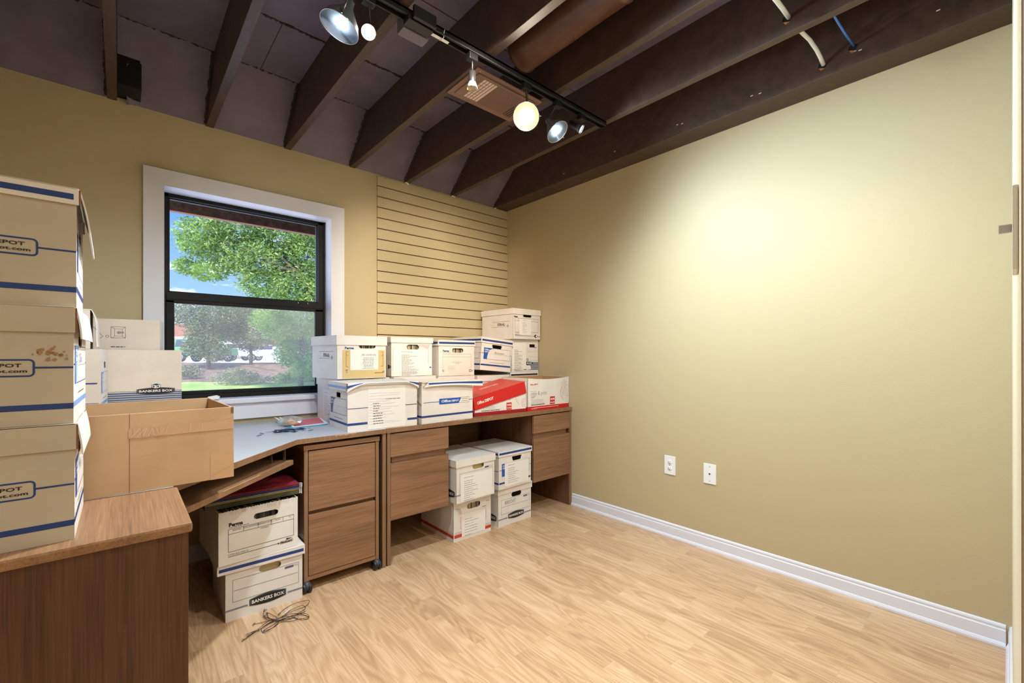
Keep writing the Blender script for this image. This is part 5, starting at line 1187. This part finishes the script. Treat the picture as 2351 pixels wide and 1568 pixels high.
    for p, X in (((1740 + 1240 / 8.396, 1270 / 8.396), 2.4535), ((1740 + 1830 / 8.396, 925 / 8.396), 2.4535), ((1740 + 560 / 8.396, 370 / 8.396), 2.0070)):
        c = on(*p, X); b = MB(); b.lathe([(0, 0), (0.015, 0.0), (0.016, .001)], 'hole', 14, Matrix.Rotation(-pi / 2, 4, 'Y')); ob = b.build('cable_hole', loc=c); tag(ob, 'dark drilled hole %s' % ('at the white conduit in the ledger beam' if X > 2.4 and p[0] < 1900 else 'at the blue cable end' if X > 2.4 else 'in the joist at the ribbed conduit'), 'hole')
        b = MB(); b.add([(-.001, -.012, -.016), (-.002, .004, -.022), (-.001, .014, -.006), (-.003, .0, -.012)], [(0, 1, 3), (1, 2, 3)], 'splint'); ob2 = b.build('splinter', ob)
M['greybox'] = mat('grey box', srgb(104, 98, 104), 0.5); M['regd'] = mat('register slot shade', srgb(104, 76, 64), 0.7); M['blu2'] = mat('blue cable jacket', srgb(72, 130, 220), 0.4); M['splint'] = mat('torn raw wood', srgb(160, 108, 62), 0.8)
ceiling_things()

def lamp(label, px, py, R, n, k, watts, ring=True, spot=120, lit=True, blend=1.0, col=None, tilt_ring=0.0):
    p = on_track(px, py); n = Vector(n).normalized()
    t = thing('track_spotlight', label, 'spotlight', p, group='track spotlights'); A = aim(n)
    big = R > 0.04; bw = 'bowlw' if k == 'warm' else 'bowl'
    top = Vector((0, YT - p.y, ZJ - 0.026 - p.z)); back = -n * (R * (1.55 if big else 3.0))
    b = MB(); b.box(top.x - 0.022, top.y - 0.014, top.z - 0.028, top.x + 0.022, top.y + 0.014, top.z + 0.002, 'blackpl', 0.003); b.build('track_adapter', t)
    b = MB(); b.tube([top + Vector((0, 0, -0.02)), top.lerp(back, .5) + Vector((0, 0, .006)), back], 0.0055 if big else 0.004, 'blackpl', 8); b.build('stem', t)
    b = MB()
    if big:
        b.lathe([(0.014, -R * 1.6), (0.016, -R * 1.25), (R * .55, -R * .85), (R * .86, -R * .4), (R * .97, -R * .08), (R, 0)], 'shell', 28, A); b.lathe([(R * .985, -0.001), (R * .94, -R * .1), (R * .8, -R * .42), (R * .45, -R * .8), (0.002, -R * .9)], bw, 28, A)
    else:
        b.lathe([(0.004, -R * 3.2), (R * .68, -R * 3.1), (R * .68, -R * 1.1)], 'blackpl', 24, A); b.lathe([(R * .68, -R * 1.1), (R * .92, -R * .5), (R, 0)], 'ridge' if not lit else 'shell', 24, A); b.lathe([(R * .98, -.0008), (R * .8, -R * .35), (0.001, -R * .5)], bw, 24, A)
        if not lit:
            for j in range(8): q = 2 * pi * j / 8; b.tube([A @ Vector((R * .72 * cos(q), R * .72 * sin(q), -R * .95)), A @ Vector((R * 1.0 * cos(q), R * 1.0 * sin(q), -R * .1))], 0.0016, 'blackpl', 5)
    b.build('reflector', t)
    b = MB(); ring_pts = [A @ Vector((R * 1.01 * cos(2 * pi * i / 36), R * 1.01 * sin(2 * pi * i / 36), 0)) for i in range(36)]; b.tube(ring_pts, 0.0017 if big else 0.001, 'chrome', 6, closed=True); b.build('rim', t)
    if lit:
        b = MB(); q = 0.40 if big else 0.8; b.lathe([(0, -R * .16), (R * q * .7, -R * .17), (R * q, -R * .22)], k, 24, A); b.build('bulb', t)
        if big: b = MB(); b.lathe([(0, R * .05), (R * .5, R * .03), (R * .99, 0)], 'lens', 28, A); b.build('lens', t)
    if big:
        b = MB(); u = A @ Vector((1, 0, 0)); w = A @ Vector((0, 1, 0))
        for s in (-1, 1): b.tube([u * s * R * 1.04 + n * -.002, u * s * R * 1.12 - n * R * .6, u * s * R * .8 - n * R * 1.5 + Vector((0, 0, .02)), back + Vector((0, 0, .02))], 0.0022, 'blackpl', 6)
        b.build('yoke', t)
        b = MB(); b.tube([u * R * 1.05 - n * .004, u * R * 1.15 + n * .004], 0.004, 'chrome', 6); b.build('clamp_screw', t)
    if lit and watts:
        L = bpy.data.lights.new('track_lamp_light', 'SPOT'); L.energy = watts; L.spot_size = radians(spot); L.spot_blend = blend; L.shadow_soft_size = 0.035 if big else 0.02
        L.color = col or ((1, 0.86, 0.68) if k == 'warm' else (0.78, 0.91, 1.0))
        o = bpy.data.objects.new('track_lamp_light', L); COL.objects.link(o); o.parent = t; o.location = n * (0.02 if big else 0.012)
        o.rotation_euler = (-n).to_track_quat('Z', 'Y').to_euler()
# ------------------------------------------------------------------ outdoors
FW, RT = Vector((cos(YAW), sin(YAW), 0)), Vector((sin(YAW), -cos(YAW), 0))
def FR(F, R, z): return FW * F + RT * R + Vector((0, 0, z))
M['lawn'] = mottled('mown lawn', srgb(120, 150, 62), srgb(176, 190, 96), 1.2, 0.9, 8, 0.3, 0.7); M['mulch'] = mottled('brown leaf litter', srgb(92, 68, 56), srgb(150, 120, 100), 3.5, 0.95, 8, 0.3, 0.7)
M['road'] = mat('pale concrete road', srgb(236, 232, 226), 0.9); M['bark'] = mottled('grey brown bark', srgb(84, 72, 62), srgb(120, 106, 92), 12, 0.9)
M['fascia'] = wood('red brown stained board', srgb(92, 48, 34), srgb(128, 70, 46), srgb(150, 88, 58), 'x', 0.6); M['fasciad'] = mottled('dark fascia board', srgb(44, 32, 30), srgb(78, 58, 52), 30, 0.7); M['soffit'] = mat('dark stained soffit', srgb(110, 62, 44), 0.7)
def leafmat(name, a, b):
    m = bpy.data.materials.new(name); m.use_nodes = True; N = Nodes(m); N.n.clear(); out = N.add('ShaderNodeOutputMaterial')
    oi = N.add('ShaderNodeTexCoord'); nz = N.add('ShaderNodeTexNoise', Scale=2.6, Detail=6); N.link(oi.outputs['Object'], nz.inputs['Vector']); rp = N.add('ShaderNodeValToRGB'); e = rp.color_ramp.elements
    e[0].position, e[0].color, e[1].position, e[1].color = .35, a, .65, b; N.link(nz.outputs['Fac'], rp.inputs[0])
    df = N.add('ShaderNodeBsdfDiffuse'); tl = N.add('ShaderNodeBsdfTranslucent'); gl = N.add('ShaderNodeBsdfGlossy', Roughness=.4); N.link(rp.outputs[0], df.inputs[0]); N.link(rp.outputs[0], tl.inputs[0])
    m1 = N.add('ShaderNodeMixShader'); m1.inputs[0].default_value = .4; N.link(df.outputs[0], m1.inputs[1]); N.link(tl.outputs[0], m1.inputs[2]); m2 = N.add('ShaderNodeMixShader'); m2.inputs[0].default_value = .06
    N.link(m1.outputs[0], m2.inputs[1]); N.link(gl.outputs[0], m2.inputs[2]); N.link(m2.outputs[0], out.inputs[0]); M[name] = m
leafmat('leafa', srgb(78, 108, 46), srgb(150, 176, 86)); leafmat('leafb', srgb(100, 138, 50), srgb(166, 190, 88)); leafmat('leafc', srgb(80, 98, 62), srgb(134, 146, 98)); leafmat('leafd', srgb(100, 104, 70), srgb(160, 160, 116))

def zg(F):
    P = [(3, -0.15), (14, -0.12), (19, 0.05), (22, 0.32), (25.5, 0.70), (28, 0.66), (60, 0.66), (160, 0.7)]
    for (a, za), (b, zb) in zip(P, P[1:]):
        if F <= b: return za + (zb - za) * (F - a) / (b - a)
    return 0.7
def strip(name, label, cat, F0, F1, n, k, rough=0.0, r0=-1.35, r1=0.1):
    b = MB(); m = 50; Q = random.Random(4); vs = []
    for i in range(n + 1):
        F = F0 + (F1 - F0) * i / n
        for j in range(m + 1): vs.append(FR(F, F * (r0 + (r1 - r0) * j / m), zg(F) + Q.uniform(-1, 1) * rough))
    b.add(vs, [(i * (m + 1) + j, i * (m + 1) + j + 1, (i + 1) * (m + 1) + j + 1, (i + 1) * (m + 1) + j) for i in range(n) for j in range(m)], k, True)
    struct(b.build(name), label, cat)
strip('ground_bounce', 'pale unseen ground added outside to bounce light through the window', 'bounce ground', 2.2, 12.0, 6, 'road', 0, -2.6, 1.0); strip('ground_lawn', 'mown green lawn outside the window', 'lawn', 12.0, 18.6, 20, 'lawn', 0.012); strip('ground_bank', 'brown leaf litter bank rising behind the lawn', 'ground', 18.6, 26.5, 40, 'mulch', 0.05); strip('ground_road', 'pale road beyond the bank', 'road', 26.5, 120, 20, 'road', 0)  # first strip is unseen pale ground, added to bounce daylight indoors

def blob(c, rx, rz, n, size, b, k, Q, asp=0.36, hollow=0.35):
    for i in range(n):
        while True:
            v = Vector((Q.uniform(-1, 1), Q.uniform(-1, 1), Q.uniform(-1, 1)))
            if hollow < v.length < 1: break
        v *= 1 + Q.gauss(0, .10); p = c + Vector((v.x * rx, v.y * rx, v.z * rz)); s = size * Q.uniform(.6, 1.3)
        d = Vector((Q.gauss(0, 1), Q.gauss(0, 1), Q.gauss(-.35, .6))).normalized(); w = d.cross(Vector((Q.gauss(0, 1), Q.gauss(0, 1), Q.gauss(0, 1)))).normalized() * s * asp * .5; nn = d.cross(w).normalized() * s * .10
        b.add([p - d * s * .5, p - d * s * .1 + w + nn, p + d * s * .5, p - d * s * .1 - w + nn], [(0, 1, 2), (0, 2, 3)], k)
def tree(label, F, blobs, trunk, k, size, dens, seed, cat='tree', name='tree', group='trees outside the window', asp=0.36):
    Q = random.Random(seed); base = FR(F, (trunk[0] - 1175.5) / FPX * F, zg(F) - .05) if trunk else at_depth(blobs[0][0], blobs[0][1], F)
    if not trunk: base.z = zg(F) - 0.02
    t = thing(name, label, cat, base, group=group); b = MB(); cs = []
    for bl in blobs:
        px, py, rx, ry = bl[:4]; f = F + (bl[4] if len(bl) > 4 else Q.uniform(-.8, .8)); c = at_depth(px, py, f) - base; ax, az = rx * f / FPX, ry * f / FPX; cs.append((c, max(ax, az)))
        blob(c, ax, az, int(46 * dens * ax * az / (size * size)), size, b, k, Q, asp)
    b.build('foliage', t)
    if trunk:
        b = MB(); tp = Vector((0, 0, 0)); fork = at_depth(trunk[1], trunk[2], F) - base; b.tube([tp, tp.lerp(fork, .5) + Vector((.04, 0, 0)), fork], [trunk[3], trunk[3] * .8, trunk[3] * .6], 'bark', 8)
        for c, r in cs[:9]: b.tube([fork, fork.lerp(c, .55) + Vector((0, 0, .1)), c], [trunk[3] * .4, trunk[3] * .22, trunk[3] * .08], 'bark', 6)
        b.build('trunk', t)
tree('large leafy tree filling the top of the window view', 13.0, [(470, 535, 62, 40), (555, 525, 75, 50), (640, 545, 75, 55), (705, 590, 50, 70), (600, 600, 85, 42), (520, 590, 60, 36), (432, 612, 32, 22), (680, 670, 60, 48), (610, 655, 60, 34), (445, 560, 36, 30), (480, 625, 40, 22), (720, 660, 40, 60)], (800, 700, 640, 0.13), 'leafa', 0.12, 1.45, 3)
tree('bright green tree drooping on the right of the lower window pane', 17.0, [(690, 730, 55, 45), (700, 790, 50, 50), (640, 745, 45, 38), (668, 812, 36, 34), (705, 845, 36, 28), (615, 735, 40, 26)], (690, 690, 760, 0.10), 'leafb', 0.13, 1.5, 4)
tree('grey green shrubby tree on the left of the lower pane', 23.0, [(430, 722, 36, 30), (470, 768, 40, 40), (500, 722, 50, 36), (445, 800, 26, 22), (490, 802, 34, 30)], (478, 476, 780, 0.12), 'leafc', 0.15, 1.5, 5)
tree('pale dry leaved tree in the middle of the lower pane', 25.0, [(560, 730, 60, 40), (606, 770, 34, 30), (530, 760, 40, 26), (590, 718, 54, 34), (574, 786, 34, 22)], (576, 574, 790, 0.10), 'leafd', 0.16, 1.4, 6)
tree('low spreading weedy bush at the edge of the lawn', 17.6, [(520, 868, 34, 16), (556, 864, 38, 18), (590, 872, 34, 12), (540, 855, 24, 12)], None, 'leafd', 0.10, 0.8, 7, 'bush', 'bush', 'bushes outside the window')
tree('small weedy bush on the bank left of the lower pane', 20.0, [(436, 852, 26, 16), (420, 862, 22, 12)], None, 'leafc', 0.10, 0.8, 8, 'bush', 'bush', 'bushes outside the window')
tree('leafy bush under the drooping tree at the right of the lawn', 18.6, [(690, 862, 40, 18), (650, 868, 26, 12), (718, 850, 26, 24)], None, 'leafb', 0.11, 0.8, 9, 'bush', 'bush', 'bushes outside the window')
for i, (a, c) in enumerate(((405, 788), (455, 780), (520, 785), (585, 780), (650, 784), (715, 780))):
    tree('far hazy tree on the horizon, %s from the left through the window' % ('first', 'second', 'third', 'fourth', 'fifth', 'sixth')[i], 75, [(a, c, 34, 24), (a + 24, c + 10, 30, 18)], (a, a, c + 10, 0.3), 'leafc', 0.9, 1.1, 20 + i)
# porch eave outside the window top
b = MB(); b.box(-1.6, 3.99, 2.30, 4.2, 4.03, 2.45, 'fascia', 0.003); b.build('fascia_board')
b = MB(); b.box(-1.6, 3.985, 2.19, 4.2, 4.02, 2.30, 'fasciad', 0.003); b.box(-1.6, 3.984, 2.184, 4.2, 4.03, 2.1895, 'fascia'); struct(b.build('fascia_strip'), 'dark brown lower fascia strip of the eave', 'eave')  # lower fascia strip coloured darker than the board above it
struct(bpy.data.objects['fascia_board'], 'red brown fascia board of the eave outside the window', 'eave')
b = MB(); b.box(-1.6, YN + 0.16, 2.45, 4.2, 4.03, 2.47, 'soffit'); struct(b.build('eave_soffit'), 'dark brown soffit of the eave outside the window', 'eave')
# far building
p = FR(58, (455 - 1175.5) / FPX * 58, 0.66); t = thing('far_building', 'pale building with brown roof far left through the window', 'building', p, (0, 0, YAW - pi / 2))
M['stucco'] = mat('pale stucco', srgb(226, 206, 184), 0.9); M['roofb'] = mat('brown roof', srgb(140, 92, 72), 0.9)
b = MB(); b.box(-6, 0, 0, 3, 6, 3.2, 'stucco'); b.build('wall', t); b = MB(); b.prism([(-6.6, 3.0), (3.6, 3.0), (2.4, 4.6), (-5.4, 4.6)], -0.5, 6.5, 'roofb'); b.v = [(x, z, y) for x, y, z in b.v]; b.build('roof', t)
for x in (-4.5, -2.2, 0.6): b = MB(); b.box(x, -0.03, 0.9, x + 1.2, 0.0, 2.1, 'hole'); b.build('window', t)
# cars
M['green'] = mat('green car paint', srgb(96, 138, 96), 0.3); M['carw'] = mat('white car paint', srgb(232, 234, 238), 0.3); M['silver'] = mat('silver car paint', srgb(170, 178, 190), 0.3); M['cargl'] = mat('car glass', srgb(60, 66, 72), 0.1); M['tyre'] = mat('tyre rubber', srgb(46, 46, 48), 0.8); M['rim'] = mat('alloy wheel', srgb(190, 188, 184), 0.3, 0.7)
def car(label, px, F, k, L, ht, yaw, suv=True):
    p = FR(F, (px - 1175.5) / FPX * F, zg(F)); t = thing('car', label, 'car', p, (0, 0, YAW - pi / 2 + yaw), 'parked cars on the road'); W = 0.88; hl = L / 2
    body = [(-hl, .42), (-hl, .98), (hl * .98, .92), (hl, .45)] if not suv else [(-hl, .5), (-hl, 1.12), (hl * .42, 1.12), (hl * .97, 1.02), (hl, .5)]
    cab = [(-hl * .92, 1.1 if suv else .95), (-hl * .86, ht), (hl * .12, ht), (hl * .40, 1.1 if suv else .95)]
    def ext(prof, w0, w1, k2, nm):
        b = MB(); n = len(prof); A = [(x, -w0 if z < 1.2 else -w1, z) for x, z in prof]; B2 = [(x, -y, z) for x, y, z in A]; b.add(A + B2, [tuple(range(n)), tuple(range(2 * n - 1, n - 1, -1))] + [(i, i + n, (i + 1) % n + n, (i + 1) % n) for i in range(n)], k2); return b.build(nm, t)
    ext(body, W, W, k, 'body'); ext(cab, W * .98, W * .82, k, 'cabin')
    for s in (-1, 1):
        for a, c in ((-.80, -.36), (-.32, .10)):
            b = MB(); y = s * W * .93; b.add([(hl * a, s * W * .965, 1.14 if suv else 1.0), (hl * c, s * W * .965, 1.14 if suv else 1.0), (hl * (c + .02), s * W * .845, ht - .08), (hl * (a + .02), s * W * .845, ht - .08)], [(0, 1, 2, 3)], 'cargl'); b.v = [(x, y + s * .012, z) for x, y, z in b.v]; b.build('window', t)
        for wx in (-hl * .60, hl * .62):
            R = .39 if suv else .32; b = MB(); mt = Matrix.Translation((wx, s * W * .97, R)) @ Matrix.Rotation(pi / 2, 4, 'X'); b.lathe([(0, -.11), (R, -.11), (R, .11), (0, .11)], 'tyre', 20, mt); w = b.build('wheel', t)
            b = MB(); 
            for q in range(5): a = q * 2 * pi / 5; b.box(-.02, 0, -.115, .02, R * .62, .115, 'rim', 0, mt @ Matrix.Rotation(a, 4, 'Z'))
            b.lathe([(R * .60, -.112), (R * .68, -.116), (R * .68, .116), (R * .6, .112)], 'rim', 20, mt); b.build('alloy_rim', w)
car('green off road car with alloy wheels parked beyond the bank', 470, 34, 'green', 4.1, 1.75, 0.0); car('white car behind the green car bonnet', 548, 41, 'carw', 4.3, 1.6, 1.2, True); car('silver white car right of the small tree trunk', 618, 39, 'silver', 4.4, 1.4, 0.5, False); car('white car furthest right beyond the bank', 684, 48, 'carw', 4.4, 1.4, 0.2, False)

# ------------------------------------------------------------------ lamps, added fill lights, sky, camera
lamp('large cool lit glass spotlight at the left end of the track', 779, 62, 0.064, (-0.344, 0.09, -0.93), 'cool', LW[0], spot=140)
lamp('small warm lit spotlight right beside the large left one', 846, 74, 0.0245, (-0.35, -0.62, -0.70), 'warm', LW[1], spot=110)
lamp('small unlit spotlight pointing straight down by the register', 1084, 203, 0.022, (0, 0.02, -1), 'warm', 0, lit=False)
lamp('large warm lit spotlight below the register', 1208, 268, 0.060, (-0.62, -0.56, -0.55), 'warm', LW[2], spot=150)
lamp('large cool lit glass spotlight, second from the right end', 1280, 303, 0.058, (0.166, -0.585, -0.79), 'cool', LW[3], spot=165, col=(0.70, 0.88, 1.0))
lamp('small cool lit spotlight at the right end of the track', 1335, 297, 0.024, (0.50, -0.68, -0.54), 'cool', LW[4], spot=150, col=(0.70, 0.88, 1.0))
def light(name, kind, loc, watts, col, target=None, **kw):
    L = bpy.data.lights.new(name, kind); L.energy = watts; L.color = col
    for k, v in kw.items(): setattr(L, k, v)
    o = bpy.data.objects.new(name, L); COL.objects.link(o); o.location = loc
    if target is not None: o.rotation_euler = (Vector(loc) - Vector(target)).to_track_quat('Z', 'Y').to_euler()
    return o
for (nm, loc, w, col, tg, sz) in ROOM_FILL: light(nm, 'SPOT', loc, w, col, tg, spot_size=radians(sz), spot_blend=1.0, shadow_soft_size=0.06)
light('hall_fill_light', 'AREA', (1.0, -1.2, ZD - 0.06), HALL_FILL, (1.0, 0.96, 0.92), (1.0, -1.2, 0), shape='RECTANGLE', size=2.2, size_y=1.4)  # unseen area light added behind the camera as soft fill
light('sun', 'SUN', (0, 0, 30), SUN, (1, 0.95, 0.86), Vector((0, 0, 30)) + Vector((0.45, 0.62, -0.75)), angle=0.02)
W = bpy.data.worlds.new('sky'); SC.world = W; W.use_nodes = True; N = Nodes(W); N.n.clear()
out = N.add('ShaderNodeOutputWorld'); bg = N.add('ShaderNodeBackground', Strength=SKY); tc = N.add('ShaderNodeTexCoord'); sp = N.add('ShaderNodeSeparateXYZ'); N.link(tc.outputs['Generated'], sp.inputs[0])
rp = N.add('ShaderNodeValToRGB'); e = rp.color_ramp.elements; e[0].position, e[0].color = 0.0, (0.80, 0.90, 1.0, 1); e[1].position, e[1].color = 0.30, (0.13, 0.36, 0.92, 1); q = e.new(0.12); q.color = (0.36, 0.62, 1.0, 1)
N.link(sp.outputs['Z'], rp.inputs[0]); mp = N.add('ShaderNodeMapping'); mp.inputs['Scale'].default_value = (1, 1, 2.6); mp.inputs['Location'].default_value = SKYLOC; N.link(tc.outputs['Generated'], mp.inputs[0]); nz = N.add('ShaderNodeTexNoise', Scale=3.2, Detail=7, Roughness=.6); N.link(mp.outputs[0], nz.inputs['Vector'])
cr = N.add('ShaderNodeValToRGB'); e = cr.color_ramp.elements; e[0].position, e[0].color, e[1].position, e[1].color = CLOUD, (0, 0, 0, 1), CLOUD + .1, (1, 1, 1, 1); N.link(nz.outputs['Fac'], cr.inputs[0])
mx = N.add('ShaderNodeMix'); mx.data_type = 'RGBA'; N.link(cr.outputs[0], mx.inputs[0]); N.link(rp.outputs[0], mx.inputs[6]); mx.inputs[7].default_value = (2.0, 2.0, 2.03, 1); sx = N.add('ShaderNodeMapRange'); sx.inputs['From Min'].default_value = 0.02; sx.inputs['From Max'].default_value = -0.45; sx.inputs['To Min'].default_value = 1.0; sx.inputs['To Max'].default_value = WEST_BOOST  # sky boosted on its unseen west side to brighten the window reveal
N.link(sp.outputs['X'], sx.inputs['Value']); vm = N.add('ShaderNodeVectorMath', operation='SCALE'); N.link(mx.outputs[2], vm.inputs[0]); N.link(sx.outputs[0], vm.inputs['Scale']); N.link(vm.outputs[0], bg.inputs['Color']); N.link(bg.outputs[0], out.inputs[0])
cam = bpy.data.cameras.new('camera'); co = bpy.data.objects.new('camera', cam); COL.objects.link(co); SC.camera = co
cam.sensor_fit = 'HORIZONTAL'; cam.sensor_width = 36; cam.lens = FPX / 2351 * 36; cam.shift_x = 0; cam.shift_y = (HORIZON - 784) / 2351; cam.clip_start = 0.02; cam.clip_end = 400
co.location = (0, 0, CAMZ); co.rotation_euler = (pi / 2, 0, YAW - pi / 2)
vs = SC.view_settings; vs.view_transform = 'Standard'; vs.look = 'None'; vs.gamma = 1; vs.use_curve_mapping = False; vs.exposure = EXPO
SC.display_settings.display_device = 'sRGB'
SC.cycles.use_denoising = True; SC.cycles.max_bounces = 8; SC.cycles.diffuse_bounces = 5; SC.cycles.transparent_max_bounces = 16; SC.cycles.sample_clamp_indirect = 4
